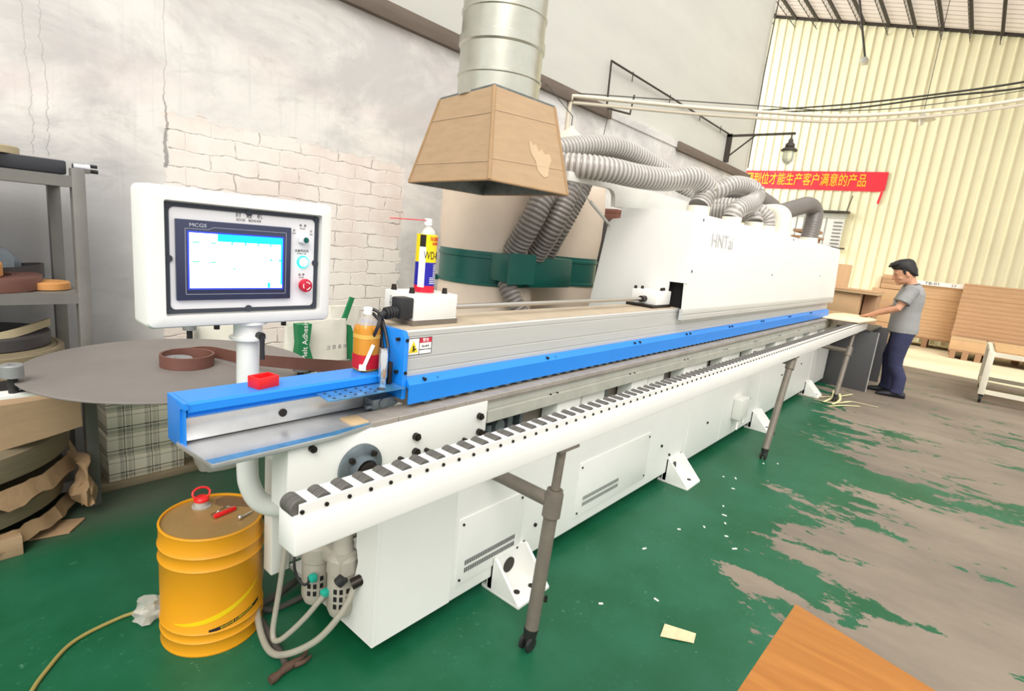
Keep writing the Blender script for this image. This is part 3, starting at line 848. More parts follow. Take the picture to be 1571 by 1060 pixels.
obj('motor_plug', b, DARK, gb)
b = MB(); b.cyl((1.11, 1.475, 1.258), (1.085, 1.478, 1.25), 0.013); b.tube(smooth_path([(1.09, 1.478, 1.252), (1.06, 1.45, 1.22), (1.07, 1.5, 1.15), (1.08, 1.52, 1.08)], 6), 0.006, 8); obj('motor_cable', b, DARK, gb)
b = MB(); b.text('YTNRV', 0.012, (1.1992, 1.575, 1.285), (0, 0, -1), (0, -1, 0), 0.0003); obj('gearbox_text', b, INKB, gb)
b = MB(); b.cyl((1.40, 1.52, 1.262), (1.435, 1.52, 1.262), 0.021); b.cyl((1.43, 1.52, 1.262), (1.46, 1.52, 1.262), 0.018); b.cyl((3.0, 1.52, 1.262), (3.06, 1.52, 1.262), 0.019)
b.cyl((1.447, 1.498, 1.262), (1.447, 1.542, 1.262), 0.006)
obj('rod_coupling', b, BOLT, mach)
b = MB(); b.cyl((1.45, 1.52, 1.262), (3.02, 1.52, 1.262), 0.0105, seg=16); obj('lift_rod', b, ROD, mach)
b = MB(); b.bx(3.05, 3.24, 1.44, 1.61, 1.232, 1.315, 0.004); fb = obj('far_gearbox', b, WHITE, mach)
b = MB(); b.bx(3.0, 3.25, 1.435, 1.615, 1.2145, 1.232)
for xx, yy in ((3.07, 1.60), (3.12, 1.58), (3.16, 1.47), (3.21, 1.48)): b.cyl((xx, yy, 1.31), (xx, yy, 1.333), 0.011, 0.008, seg=12)
obj('far_gearbox_bolts', b, BOLT, fb)
# hood
HX0, HX1 = 3.25, 7.85
b = MB(); b.prism([(1.352, 1.20), (1.352, 1.215), (1.385, 1.775), (1.398, 1.80), (1.42, 1.81), (1.86, 1.81), (1.875, 1.80), (1.875, 1.74), (1.93, 1.735), (1.955, 1.715), (1.965, 1.69), (2.035, 1.13), (2.02, 1.13),
                   (1.95, 1.68), (1.92, 1.72), (1.86, 1.725), (1.86, 1.795), (1.425, 1.795), (1.40, 1.77), (1.366, 1.20)], 'x', HX0 + 0.004, HX1 - 0.004)
hood = obj('sound_hood', b, WHITE, mach)
ENDP = [(1.352, 1.375), (1.385, 1.775), (1.398, 1.80), (1.42, 1.81), (1.86, 1.81), (1.875, 1.80), (1.875, 1.74), (1.93, 1.735), (1.955, 1.715), (1.965, 1.69), (2.035, 1.13), (1.47, 1.13), (1.47, 1.375)]
b = MB(); b.prism(ENDP, 'x', HX0, HX0 + 0.012, bev=0.001); obj('hood_end_panel', b, WHITE, hood)
b = MB(); b.prism([(1.352, 1.215)] + ENDP[1:11] + [(2.035, 1.13), (1.36, 1.13)], 'x', HX1 - 0.012, HX1, bev=0.001); obj('hood_far_panel', b, WHITE, hood)
b = MB(); b.bx(HX0 + 0.05, HX0 + 0.06, 1.37, 1.9, 1.215, 1.5); b.bx(HX0 + .013, HX0 + 0.05, 1.40, 1.9, 1.4, 1.41); obj('hood_inside_shade', b, BLACK, hood)  # black sheets stand in for the unlit inside of the hood
b = MB(); b.prism([(1.346, 1.148), (1.346, 1.172), (1.351, 1.176), (1.351, 1.18), (1.347, 1.184), (1.347, 1.204), (1.352, 1.215), (1.37, 1.215), (1.37, 1.148)], 'x', HX0 - 0.01, HX1 - 0.03)
obj('hood_rail', b, ALU, hood)
b = MB()
for xx, zz in ((3.42, 1.77), (5.6, 1.80 - 0.02), (3.32, 1.45), (5.05, 1.45), (6.9, 1.46)):
    yy = 1.352 + (zz - 1.2) * (0.033 / 0.56)
    b.cyl((xx, yy - 0.004, zz), (xx, yy + 0.006, zz), 0.009, seg=12)
obj('hood_screws', b, IRON, hood)
b = MB(); b.text('HNTai', 0.13, (3.79, 1.3745, 1.655), (1, 0, 0), (0, 0.06, 1), 0.0004, sx=1.15)
obj('hood_lettering', b, M('faint_grey_print', (206, 207, 210), 0.5), hood)
b = MB(); b.bx(HX1 - 0.02, HX1 + 0.05, 1.36, 1.42, 1.25, 1.31, 0.004); obj('hood_latch', b, BOLT, hood)
b = MB(); b.bx(7.4, 7.9, 1.40, 1.80, 1.81, 1.818); obj('hood_top_flap', b, STANDG, hood)
# raised rear lid with its gas strut
b = MB(); b.prism([(2.62, 1.945), (2.62, 1.893), (3.04, 1.908), (3.09, 1.91), (3.125, 1.90), (3.15, 1.88), (3.16, 1.855), (3.165, 1.805), (4.35, 1.805), (4.3, 1.96), (3.4, 1.96)], 'y', 1.88, 1.91, bev=0.003)
obj('rear_lid', b, WHITE2, mach)
b = MB(); b.cyl((2.73, 1.93, 1.905), (2.97, 1.93, 1.80), 0.004); b.cyl((2.95, 1.93, 1.81), (3.26, 1.955, 1.69), 0.0095)
obj('gas_strut', b, ALU, mach)
# outfeed end
b = MB(); b.bx(7.9, 8.42, 1.34, 1.8, 0.70, 0.93, 0.004); obj('outfeed_plate', b, WHITE2, mach)
b = MB(); b.bx(7.55, 7.75, 1.30, 1.36, 0.84, 0.94, 0.004); b.cyl((7.95, 1.335, 0.88), (7.95, 1.342, 0.88), 0.014); obj('outfeed_sensor', b, STANDG, mach)
# hood dust ports
def port(x, y, r):
    b = MB(); b.lathe([(r, 1.806), (r, 1.87), (r - .006, 1.87), (r - .006, 1.806)], (x, y, 0), 28); obj('dust_port', b, PVCW, mach)
for px_, py_, pr in ((3.61, 1.51, 0.074), (4.43, 1.57, 0.074), (4.85, 1.53, 0.074), (5.25, 1.54, 0.074), (5.62, 1.52, 0.09), (6.92, 1.56, .095)): port(px_, py_, pr)
b = MB(); b.tube(smooth_path([(5.62, 1.52, 1.82), (5.62, 1.52, 1.93), (5.64, 1.54, 1.99), (5.68, 1.60, 2.02), (5.71, 1.69, 2.02)], 8), 0.082, 24)
obj('pvc_elbow', b, PVCW, mach)

# ------------------------------------------------------------------ air preparation unit in the near bay
fr = thing('air_filter_unit', 'grey air filter unit with clear hoses in the near end of the machine', 'air filter', (1.0, 1.62, 0.09))
def bowl(x, y, r, name):
    b = MB(); b.lathe([(0.02, 0.13), (r * .8, 0.13), (r, 0.16), (r, 0.30), (r + .004, 0.305), (r + .004, 0.36), (r * .9, 0.37), (r * .72, 0.385), (r * .72, 0.41), (r * .62, 0.42), (r * .62, 0.54), (0.01, 0.545)], (x, y, 0), 28)
    p = obj(name, b, GBX, fr)
    b = MB()
    for a in (3.7, 4.1, 4.55):
        for i in range(3):
            zz = 0.185 + i * 0.03
            cx, cy = x + (r + 0.0005) * cos(a), y + (r + 0.0005) * sin(a)
            b.obx((cx, cy, zz), (0.012, 0.004, 0.018), Matrix.Rotation(a + pi / 2, 3, 'Z'))
    obj('bowl_slots', b, BLACK, p)
bowl(1.03, 1.545, 0.052, 'lubricator_bowl'); bowl(1.0, 1.67, 0.052, 'filter_bowl')
b = MB(); b.bx(0.99, 1.06, 1.50, 1.72, 0.325, 0.385, 0.006); obj('unit_head', b, GBX, fr)
b = MB(); b.bx(0.94, 0.965, 1.60, 1.625, 0.255, 0.28, 0.004); b.bx(0.955, 0.985, 1.545, 1.57, 0.215, 0.24, 0.004); obj('push_fitting', b, TEAL, fr)
b = MB(); b.cyl((0.985, 1.50, 0.29), (1.0, 1.49, 0.31), 0.02); obj('regulator_knob', b, DARK, fr)
b = MB(); b.cyl((0.99, 1.71, 0.395), (0.97, 1.71, 0.41), 0.016); obj('pressure_knob', b, DARK, fr)
b = MB(); b.cyl((1.055, 1.455, 0.30), (1.02, 1.47, 0.285), 0.02); b.lathe([(0.024, 0), (0.024, 0.01)], (1.05, 1.45, 0.30), 20, T=Matrix.Rotation(pi / 2, 3, 'Y')); obj('hose_elbow', b, BOLT, fr)
b = MB(); b.tube(smooth_path([(1.03, 1.465, 0.275), (0.98, 1.46, 0.20), (0.90, 1.50, 0.10), (0.82, 1.60, 0.03), (0.82, 1.72, 0.03), (0.86, 1.85, 0.10), (0.92, 1.9, 0.25), (0.98, 1.9, 0.42)], 8), 0.012, 12); obj('drain_hose', b, HOSECLR, fr)
b = MB(); b.tube(smooth_path([(0.96, 1.55, 0.225), (0.90, 1.58, 0.14), (0.84, 1.63, 0.06), (0.835, 1.67, 0.07), (0.87, 1.70, 0.2), (0.90, 1.72, 0.34), (0.92, 1.74, 0.45)], 8), 0.010, 12); obj('supply_hose', b, HOSECLR, fr)
b = MB(); b.tube(smooth_path([(0.95, 1.61, 0.27), (0.93, 1.63, 0.24), (0.915, 1.66, 0.27), (0.91, 1.67, 0.33), (0.93, 1.68, 0.36)], 6), 0.005, 8); obj('thin_hose', b, DARK, fr)
b = MB(); b.tube(smooth_path([(0.95, 1.86, 0.50), (0.84, 1.86, 0.38), (0.80, 1.84, 0.22), (0.84, 1.86, 0.06), (0.95, 1.9, 0.03), (1.1, 1.95, 0.03)], 8), 0.014, 10)
b.tube(smooth_path([(0.98, 1.9, 0.5), (0.88, 1.93, 0.36), (0.84, 1.90, 0.16), (0.90, 1.86, 0.02), (1.05, 1.84, 0.02)], 8), 0.012, 10)
tag(obj('power_cable', b, WIRE), 'black cables hanging behind the clear hoses at the near end of the machine', 'cable')

# ------------------------------------------------------------------ outrigger roller rail on wheeled legs
rail = thing('roller_support_rail', 'long white outrigger rail with small grey rollers, standing on wheeled legs', 'roller rail', (4.5, 1.03, 0))
RX0, RX1 = 0.545, 8.45
b = MB(); b.bx(RX0, RX1, 1.0, 1.075, 0.822, 0.915, 0.006)
rb = obj('rail_beam', b, WHITE, rail)
b = MB(); b.bx(RX0 + 0.012, RX1, 1.004, 1.010, 0.91, 0.942, 0.0015, seg=1); b.bx(RX0 + 0.012, RX1, 1.066, 1.071, 0.91, 0.938)
xx = 0.562 + 0.0585 / 2
while xx < RX1 - .05:
    b.bx(xx - 0.012, xx + 0.012, 1.010, 1.066, 0.912, 0.941); xx += 0.0585
obj('roller_channel', b, WHITE, rail)
rp = None
NR = 134
b = MB(); b.lathe([(0.005, -0.024), (0.020, -0.024), (0.0215, -0.022), (0.0215, -0.003), (0.0195, -0.002), (0.0195, 0.002), (0.0215, 0.003), (0.0215, 0.022), (0.020, 0.024), (0.005, 0.024)], (0.562, 1.038, 0.928), 20, T=Matrix.Rotation(pi / 2, 3, 'X'))
rp = obj('roller', b, ROLLER, rail)
for i in range(1, 100):
    c = rp.copy(); COL.objects.link(c); c.location = (i * 0.0585, 0, 0)
b = MB()
for i in range(100, NR):
    b.lathe([(0.005, -0.024), (0.020, -0.024), (0.0215, -0.022), (0.0215, 0.022), (0.020, 0.024), (0.005, 0.024)], (0.562 + i * 0.0585, 1.038, 0.928), 12, T=Matrix.Rotation(pi / 2, 3, 'X'))
o = obj('far_rollers', b, ROLLER, rail); o['kind'] = 'stuff'
b = MB()
for i in range(NR): b.cyl((0.562 + i * 0.0585, 1.0, 0.925), (0.562 + i * 0.0585, 1.006, 0.925), 0.005, seg=8)
o = obj('axle_screws', b, BOLT, rail); o['kind'] = 'stuff'
for (tx, bx_, zc) in ((1.60, 1.54, 0.60), (4.86, 4.57, 0.66), (7.74, 7.42, 0.60)):
    T_, B_ = Vector((tx, 1.035, 0.82)), Vector((bx_, 1.035, 0.075))
    def at(z): return B_ + (T_ - B_) * ((z - B_.z) / (T_.z - B_.z))
    b = MB(); b.cyl(B_, at(.81 if zc == .66 else zc + .05), 0.0265, seg=20)
    lg = obj('leg', b, STANDG, rail)
    b = MB(); b.cyl(at(zc), T_, 0.017, seg=18); b.bx(tx - .06, tx + .06, 1.0, 1.07, 0.812, 0.823); obj('leg_extension', b, STANDG, lg)
    if zc == 0.66:
        zc = .775
    b = MB(); b.cyl(at(zc - .055), at(zc + .035), 0.035, seg=22); b.cyl(at(zc + .035), at(zc + .05), 0.031, seg=22); b.cyl(at(zc - .06), at(zc - .054), 0.03, seg=22)
    obj('leg_collar', b, STANDG, lg)
    c = at(zc); b = MB(); b.cyl((c.x, 1.36, zc + .005), (c.x, 1.035, zc), 0.027, seg=18); obj('swing_arm', b, STANDG, lg)
    b = MB(); q = at(.2); b.cyl(q, q + Vector((0.035, -0.02, 0)), 0.006, seg=8); b.cyl(q + Vector((0.035, -0.02, -0.01)), q + Vector((0.035, -0.02, 0.015)), 0.006, seg=8); obj('leg_screw', b, BOLT, lg)
    b = MB()
    for s in (-0.016, 0.016): b.lathe([(0.008, -0.006), (0.026, -0.007), (0.031, -0.003), (0.031, 0.003), (0.026, 0.007), (0.008, 0.006)], (bx_ - 0.015, 1.035 + s, 0.031), 20, T=Matrix.Rotation(pi / 2, 3, 'X'))
    b.cyl((bx_ - .015, 1.01, .031), (bx_ - .015, 1.06, .031), 0.006); b.cyl((bx_ - .006, 1.035, .045), B_ + Vector((0, 0, .012)), 0.024, 0.029)
    obj('caster', b, CASTER, lg)

# ------------------------------------------------------------------ control panel on its bent pole
cp = thing('control_panel', 'white touchscreen control panel on a bent white pole at the near end of the machine', 'control panel', (0.76, 1.70, 0.53))
PX0, PX1, PZ0, PZ1, PYF = 0.470, 1.012, 1.208, 1.592, 1.655
def rrect(x0, x1, z0, z1, r, n=5):
    out = []
    for cx, cz, a0 in ((x1 - r, z1 - r, 0), (x0 + r, z1 - r, pi / 2), (x0 + r, z0 + r, pi), (x1 - r, z0 + r, 3 * pi / 2)):
        for k in range(n + 1):
            a = a0 + pi / 2 * k / n; out.append((cx + r * cos(a), cz + r * sin(a)))
    return out
def ring_prism(mb, outer, inner, y0, y1, mi=0):
    n = len(outer)
    v = [(a, y0, c) for a, c in outer] + [(a, y0, c) for a, c in inner] + [(a, y1, c) for a, c in outer] + [(a, y1, c) for a, c in inner]
    f = []
    for i in range(n):
        j = (i + 1) % n
        f += [(i, j, n + j, n + i), (2 * n + j, 2 * n + i, 3 * n + i, 3 * n + j), (j, i, 2 * n + i, 2 * n + j), (n + i, n + j, 3 * n + j, 3 * n + i)]
    mb.poly(v, f, mi)
IX0, IX1, IZ0, IZ1 = 0.516, 0.972, 1.243, 1.555
b = MB()
n_ = 5
loops = [(rrect(PX0, PX1, PZ0, PZ1, 0.018), PYF + 0.10), (rrect(PX0, PX1, PZ0, PZ1, 0.018), PYF + 0.016), (rrect(PX0 + .005, PX1 - .005, PZ0 + .005, PZ1 - .005, 0.016), PYF + 0.004), (rrect(PX0 + .014, PX1 - .014, PZ0 + .014, PZ1 - .014, 0.012), PYF),
         (rrect(IX0, IX1, IZ0, IZ1, 0.006), PYF), (rrect(IX0, IX1, IZ0, IZ1, 0.006), PYF + 0.022)]
b.sweep([[Vector((a, y, c)) for a, c in lp] for lp, y in loops], False, True)
hs = obj('housing', b, WHITE, cp)
b = MB(); ring_prism(b, rrect(IX0 + .004, IX1 - .004, IZ0 + .004, IZ1 - .004, .006), rrect(IX0 + .016, IX1 - .016, IZ0 + .016, IZ1 - .016, .014), PYF + 0.016, PYF + 0.024)
for xx, zz in ((0.744, IZ1 - .013), (0.744, IZ0 + .013), (IX0 + .013, 1.40), (IX1 - .013, 1.40)):
    b.cyl((xx, PYF + 0.014, zz), (xx, PYF + 0.022, zz), 0.010, seg=14)
for xx, zz in ((IX0 + .013, IZ1 - .013), (IX1 - .013, IZ1 - .013), (IX0 + .013, IZ0 + .013), (IX1 - .013, IZ0 + .013)): b.cyl((xx, PYF + 0.014, zz), (xx, PYF + 0.022, zz), 0.007, seg=10)
obj('gasket_frame', b, FRAMEB, hs)
b = MB(); b.prism(rrect(IX0 + .015, IX1 - .015, IZ0 + .015, IZ1 - .015, .014), 'y', PYF + 0.019, PYF + 0.0225); fp = obj('face_plate', b, FACE, hs)
# display
b = MB(); b.bx(0.546, 0.872, PYF + 0.008, PYF + 0.0195, 1.285, 1.508, 0.002)
dp = obj('touch_display', b, BEZEL, cp)
yb_ = PYF + 0.008
b = MB(); b.bx(0.578, 0.843, yb_ - .0006, yb_ + .001, 1.320, 1.4735); obj('screen', b, SCREEN, dp)
b = MB(); b.bx(0.652, 0.843, yb_ - .0010, yb_, 1.453, 1.4735)
for i in range(4): b.bx(0.690 + i * 0.038, 0.694 + i * 0.038, yb_ - .0010, yb_, 1.444, 1.453)
b.bx(0.838, 0.843, yb_ - .0010, yb_, 1.330, 1.453); b.bx(0.797, 0.806, yb_ - .0010, yb_, 1.3205, 1.336)
for xx, zz in ((0.81, 1.405), (0.838, 1.405)): b.prism([(xx - .006, zz - .004), (xx + .005, zz), (xx - .006, zz + .004)], 'y', yb_ - .0010, yb_)
obj('screen_tabs', b, SCREENC, dp)
b = MB()
for xx, zz, w in ((0.586, 1.446, .018), (0.634, 1.446, .014), (0.586, 1.392, .018), (0.634, 1.392, .014), (0.694, 1.375, .008)): b.bx(xx, xx + w, yb_ - .0010, yb_, zz, zz + .0035)
obj('screen_fields', b, SCREENG, dp)
b = MB(); ring_prism(b, rrect(0.5735, 0.8475, 1.3155, 1.478, .001), rrect(0.578, 0.843, 1.320, 1.4735, .001), yb_ - .0006, yb_ + .001); obj('screen_edge', b, SCREENB, dp)
b = MB()
for a, c_, d, e in ((0.568, 0.5688, 1.302, 1.4845), (0.8545, 0.8553, 1.302, 1.4845), (0.568, 0.8553, 1.302, 1.3028), (0.568, 0.627, 1.4837, 1.4845), (0.642, 0.8553, 1.4905, 1.4913)): b.bx(a, c_, yb_ - .0005, yb_ + .0005, d, e)
b.bx(0.8545, 0.8553, yb_ - .0005, yb_ + .0005, 1.4845, 1.4913)
b.prism([(0.627, 1.4837), (0.642, 1.4905), (0.642, 1.4913), (0.627, 1.4845)], 'y', yb_ - .0005, yb_ + .0005)
b.text('MCGS', 0.0135, (0.601, yb_ - .0003, 1.494), (1, 0, 0), (0, 0, 1), 0.0003, sx=1.25)
obj('bezel_print', b, LINEW, dp)
yf = PYF + 0.019
b = MB()
b.text('封   边   机', 0.017, (0.745, yf - .0002, 1.5325), (1, 0, 0), (0, 0, 1), 0.0003)
b.text('EDGE   BENDER', 0.0105, (0.745, yf - .0002, 1.5185), (1, 0, 0), (0, 0, 1), 0.0003)
for tx, tz, t1, t2 in ((0.915, 1.517, '电  源', 'Power'), (0.886, 1.500, '关', 'OFF'), (0.944, 1.500, '开', 'ON'), (0.913, 1.437, '运输带启动', 'START UP'), (0.914, 1.360, '急 停', 'STOP')):
    b.text(t1, 0.0095, (tx, yf - .0002, tz), (1, 0, 0), (0, 0, 1), 0.0003); b.text(t2, 0.007, (tx, yf - .0002, tz - .009), (1, 0, 0), (0, 0, 1), 0.0003)
obj('face_print', b, INKB, fp)
RX = Matrix.Rotation(pi / 2, 3, 'X')
b = MB(); b.bx(0.899, 0.929, PYF + 0.006, yf, 1.463, 1.483, 0.003); b.lathe([(0.013, 0), (0.013, 0.006), (0.011, 0.008)], (0.917, PYF + 0.008, 1.473), 24, T=RX)
ks = obj('key_switch', b, FACE, cp)
b = MB(); b.lathe([(0.009, 0), (0.009, 0.002)], (0.917, PYF, 1.473), 20, T=RX); b.bx(0.9155, 0.9185, PYF - .008, PYF, 1.466, 1.480, .001); obj('key_slot', b, GREEN, ks)
b = MB(); b.lathe([(0.020, 0), (0.020, 0.004), (0.017, 0.007), (0.015, 0.007)], (0.917, yf, 1.402), 28, T=RX); pb = obj('start_button', b, BTNRING, cp)
b = MB(); b.lathe([(0.0145, 0), (0.0145, 0.008), (0.012, 0.0105)], (0.917, yf, 1.402), 28, T=RX); obj('button_lens', b, BTNGLOW, pb)
b = MB(); b.lathe([(0.012, 0), (0.012, 0.014), (0.021, 0.016), (0.022, 0.022), (0.020, 0.029), (0.015, 0.031)], (0.917, yf, 1.328), 32, T=RX); es = obj('emergency_stop', b, REDB, cp)
b = MB()
for a0 in (0.5, 2.6, 4.7):
    pts = [(0.917 + 0.013 * cos(a0 + .25 * q), 1.328 + 0.013 * sin(a0 + .25 * q)) for q in range(6)] + [(0.917 + 0.0105 * cos(a0 + .25 * q), 1.328 + 0.0105 * sin(a0 + .25 * q)) for q in range(5, -1, -1)]
    b.prism(pts, 'y', yf - 0.0318, yf - 0.030)
obj('stop_arrows', b, WHITEP, es)
# pole
b = MB(); pc = (0.762, 1.715)
b.tube(smooth_path([(pc[0], pc[1], 1.19), (pc[0], pc[1], 0.95), (pc[0], pc[1], 0.72), (pc[0] + .008, pc[1] - .003, 0.645), (pc[0] + .035, pc[1] - .01, 0.585), (pc[0] + .085, pc[1] - .02, 0.55), (pc[0] + .15, pc[1] - .02, 0.535), (1.0, 1.69, 0.535)], 8), 0.0335, 24)
obj('pole', b, WHITE, cp)
b = MB(); b.lathe([(0.034, 1.150), (0.053, 1.152), (0.054, 1.16), (0.042, 1.164), (0.042, 1.20), (0.056, 1.203), (0.056, 1.212)], (pc[0], pc[1], 0), 32); obj('pole_collar', b, WHITE, cp)
b = MB(); b.cyl((pc[0] + .015, pc[1] - .04, 1.168), (pc[0] + .018, pc[1] - .058, 1.168), 0.012); b.tube([(pc[0] + .018, pc[1] - .058, 1.172), (pc[0] + .018, pc[1] - .058, 1.13), (pc[0] + .018, pc[1] - .06, 1.095)], [0.008, 0.007, 0.0075], 12); obj('clamp_lever', b, DARK, cp)
b = MB(); b.cyl((0.655, 1.68, 1.195), (0.655, 1.68, 1.21), 0.008); b.cyl((0.86, 1.68, 1.195), (0.86, 1.68, 1.21), 0.008); obj('housing_bolts', b, BOLT, hs)

# ------------------------------------------------------------------ things standing on the machine
sc_ = thing('spray_can', 'tall yellow and blue spray can standing on the white gearbox of the machine', 'spray can', (1.286, 1.50, 1.3225))
cx, cy, cz, cr = 1.286, 1.50, 1.3225, 0.033
def band(z0, z1, mat, name, a0=None, a1=None, rr=None):
    rr = rr or cr + .0004
    b = MB()
    if a0 is None: b.lathe([(rr, cz + z0), (rr, cz + z1)], (cx, cy, 0), 36, cap=False)
    else:
        n = 14; v = []; f = []
        for k in range(n + 1):
            a = a0 + (a1 - a0) * k / n; v += [(cx + rr * cos(a), cy + rr * sin(a), cz + z0), (cx + rr * cos(a), cy + rr * sin(a), cz + z1)]
        for k in range(n): f.append((2 * k, 2 * k + 2, 2 * k + 3, 2 * k + 1))
        b.poly(v, f)
    return obj(name, b, mat, sc_)
b = MB(); b.lathe([(0.001, cz), (cr - .002, cz), (cr, cz + .003), (cr, cz + .182), (cr - .001, cz + .186), (cr - .007, cz + .197), (0.016, cz + .206), (0.013, cz + .208), (0.013, cz + .212), (0.001, cz + .212)], (cx, cy, 0), 36); obj('can_body', b, CANMET, sc_)
band(0.003, 0.025, CANRED, 'red_band'); band(0.025, 0.098, CANBLUE, 'blue_band'); band(0.098, 0.184, CANYEL, 'yellow_band')
band(0.020, 0.145, WHITEP, 'white_side_panel', -2.95, -2.05 - .25, cr + .0008)
band(0.145, 0.182, BOLT, 'dark_side_panel', -2.95, -2.35, cr + .0008)
def canwrap(zc, a_c, rr):
    def w(a, c, d):
        an = a_c + a / rr
        return Vector((cx + (rr + d) * cos(an), cy + (rr + d) * sin(an), cz + zc + c))
    return w
vd = -1.35   # side of the can that faces the aisle
b = MB(); b.text('WD-40', 0.034, None, (1, 0, 0), (0, 0, 1), 0.0003, sx=0.62, wrap=canwrap(0.119, vd - .18, cr + .001))
for i in range(8): b.text('||||||||||||'[:9 + (i * 5) % 4], 0.006, None, (1, 0, 0), (0, 0, 1), 0.0002, sx=1.5, wrap=canwrap(0.096, vd, cr + .001)) if False else None
obj('can_lettering', b, INKB, sc_)
b = MB(); b.text('除湿防锈', 0.014, None, (1, 0, 0), (0, 0, 1), 0.0003, sx=0.8, wrap=canwrap(0.170, vd + .05, cr + .001)); b.text('润滑剂', 0.010, None, (1, 0, 0), (0, 0, 1), 0.0003, wrap=canwrap(0.156, vd + .05, cr + .001))
obj('can_red_lettering', b, CANRED, sc_)
b = MB()
for i in range(11):
    zz = 0.032 + i * 0.0058; v = []; f = []; a0 = vd - .1 - (.35 if i < 4 else 0); a1 = vd + .75
    for k in range(9):
        a = a0 + (a1 - a0) * k / 8; v += [(cx + (cr + .0011) * cos(a), cy + (cr + .0011) * sin(a), cz + zz), (cx + (cr + .0011) * cos(a), cy + (cr + .0011) * sin(a), cz + zz + .0022)]
    for k in range(8): f.append((2 * k, 2 * k + 2, 2 * k + 3, 2 * k + 1))
    b.poly(v, f)
obj('can_small_print', b, WHITEP, sc_)
b = MB(); b.lathe([(0.012, cz + .212), (0.012, cz + .228), (0.010, cz + .232), (0.001, cz + .232)], (cx, cy, 0), 20); obj('nozzle', b, WHITEP, sc_)
b = MB(); b.cyl((cx - .01, cy - .004, cz + .226), (cx - .105, cy + .06, cz + .222), 0.0016, seg=8); obj('straw', b, CANRED, sc_)
sc_.scale = (1.1, 1.1, 1.12)

bt = thing('tea_bottle', 'square plastic bottle of amber tea with white cap and red label on the blue fence', 'bottle', (1.085, 1.50, 1.062))
bx_, by_, bz_ = 1.062, 1.51, 1.062
def sqring(h, z, r=0.35):
    out = []
    for k in range(24):
        a = 2 * pi * k / 24 + .25; c, s = cos(a), sin(a); q = (abs(c) ** 4 + abs(s) ** 4) ** (-1 / 4); q = q * (1 - r * 0) ; d = h * (r + (1 - r) * q) / (r + (1 - r) * 1.0)
        out.append(Vector((bx_ + d * c, by_ + d * s, bz_ + z)))
    return out
b = MB(); b.sweep([sqring(.034, 0), sqring(.039, .006), sqring(.040, .138), sqring(.037, .150), sqring(.034, .156)]); obj('tea', b, TEA, bt)
b = MB(); b.sweep([sqring(.0345, .1565), sqring(.031, .166), sqring(.024, .178, 1), sqring(.014, .19, 1), sqring(.0125, .193, 1)]); obj('bottle_body', b, PET, bt)
b = MB(); b.sweep([sqring(.0406, .010), sqring(.0406, .058)], cap=False); obj('label_red', b, TEALAB, bt)
b = MB(); b.sweep([sqring(.0406, .112), sqring(.0406, .126)], cap=False); obj('label_gold', b, TEALAB2, bt)
b = MB(); b.obx((bx_ - .020, by_ - .0415, bz_ + .055), (.012, .003, .085), Matrix.Rotation(0.45, 3, 'Y') @ Matrix.Rotation(-.1, 3, 'Z')); b.obx((bx_ - .034, by_ - .033, bz_ + .018), (.022, .012, .018), Matrix.Rotation(-.75, 3, 'Z')); obj('label_flash', b, WHITEP, bt)
b = MB(); b.lathe([(0.0145, bz_ + .19), (0.0145, bz_ + .21), (0.013, bz_ + .212)], (bx_, by_, 0), 24); obj('cap', b, WHITEP, bt)

b = MB()
ring_prism(b, rrect(-0.03, 0.03, 0, 0.0, 0.0001), rrect(-0.02, 0.02, 0, 0, 0.0001), 0, 0) if False else None
q = Matrix.Rotation(R(12), 3, 'Z')
for c, s in (((0, 0, .003), (.066, .048, .006)), ((0, -.022, .016), (.066, .005, .032)), ((0, .022, .016), (.066, .005, .032)), ((-.031, 0, .016), (.005, .048, .032)), ((.031, 0, .016), (.005, .048, .032))):
    b.obx(Vector((0.705, 1.487, 1.062)) + q @ Vector(c), s, q, 0.001)
tag(obj('red_tray', b, REDP), 'small open red plastic box lying on top of the blue infeed fence', 'box')

# ------------------------------------------------------------------ fume hood, duct
fh = thing('fume_hood', 'brown cardboard-faced extraction hood hanging open side down over the machine', 'extractor hood', (2.27, 2.2, 1.78))
Bn, Bu, Bv = Vector((1.91, 1.82, 1.80)), Vector((.58, -.04, 0)), Vector((.17, .80, 0))
Tn = Vector((2.04, 1.963, 2.255))
Bq = [Bn, Bn + Bu, Bn + Bu + Bv, Bn + Bv]
Tq = [Tn, Tn + Bu * .776, Tn + Bu * .776 + Bv * .64, Tn + Bv * .64]
def hood_side(i):
    j = (i + 1) % 4
    a, c, d, e = [Vector(p) for p in (Bq[i], Bq[j], Tq[j], Tq[i])]
    n = (c - a).cross(e - a).normalized()
    ctr = Vector((2.3, 2.2, 2.0))
    if n.dot(ctr - a) < 0: n = -n
    b = MB(); v = [a, c, d, e] + [p + n * 0.008 for p in (a, c, d, e)]
    b.poly(v, [(0, 1, 2, 3), (7, 6, 5, 4), (0, 1, 5, 4), (1, 2, 6, 5), (2, 3, 7, 6), (3, 0, 4, 7)])
    side = obj('side_panel', b, CARD, fh)
    b = MB(); v = [p + n * 0.0085 for p in (a, c, d, e)] + [p + n * 0.010 for p in (a, c, d, e)]
    b.poly(v, [(0, 1, 2, 3), (7, 6, 5, 4), (0, 1, 5, 4), (1, 2, 6, 5), (2, 3, 7, 6), (3, 0, 4, 7)])
    obj('lining', b, GALVIN, side)
    b = MB()
    for f1 in ((0.22, 0.74) if i in (0, 3) else (0.5,)):
        p0 = a + (e - a) * f1 - n * .0015; p1 = c + (d - c) * (f1 + (.06 if i == 0 else -.03)) - n * .0015
        b.tube([p0, p1], 0.0016, 6)
    obj('fold_line', b, CARDF, side)
for i in range(4): hood_side(i)
b = MB()
for p, q in zip(Bq, Tq): b.tube([p, q], 0.009, 8)
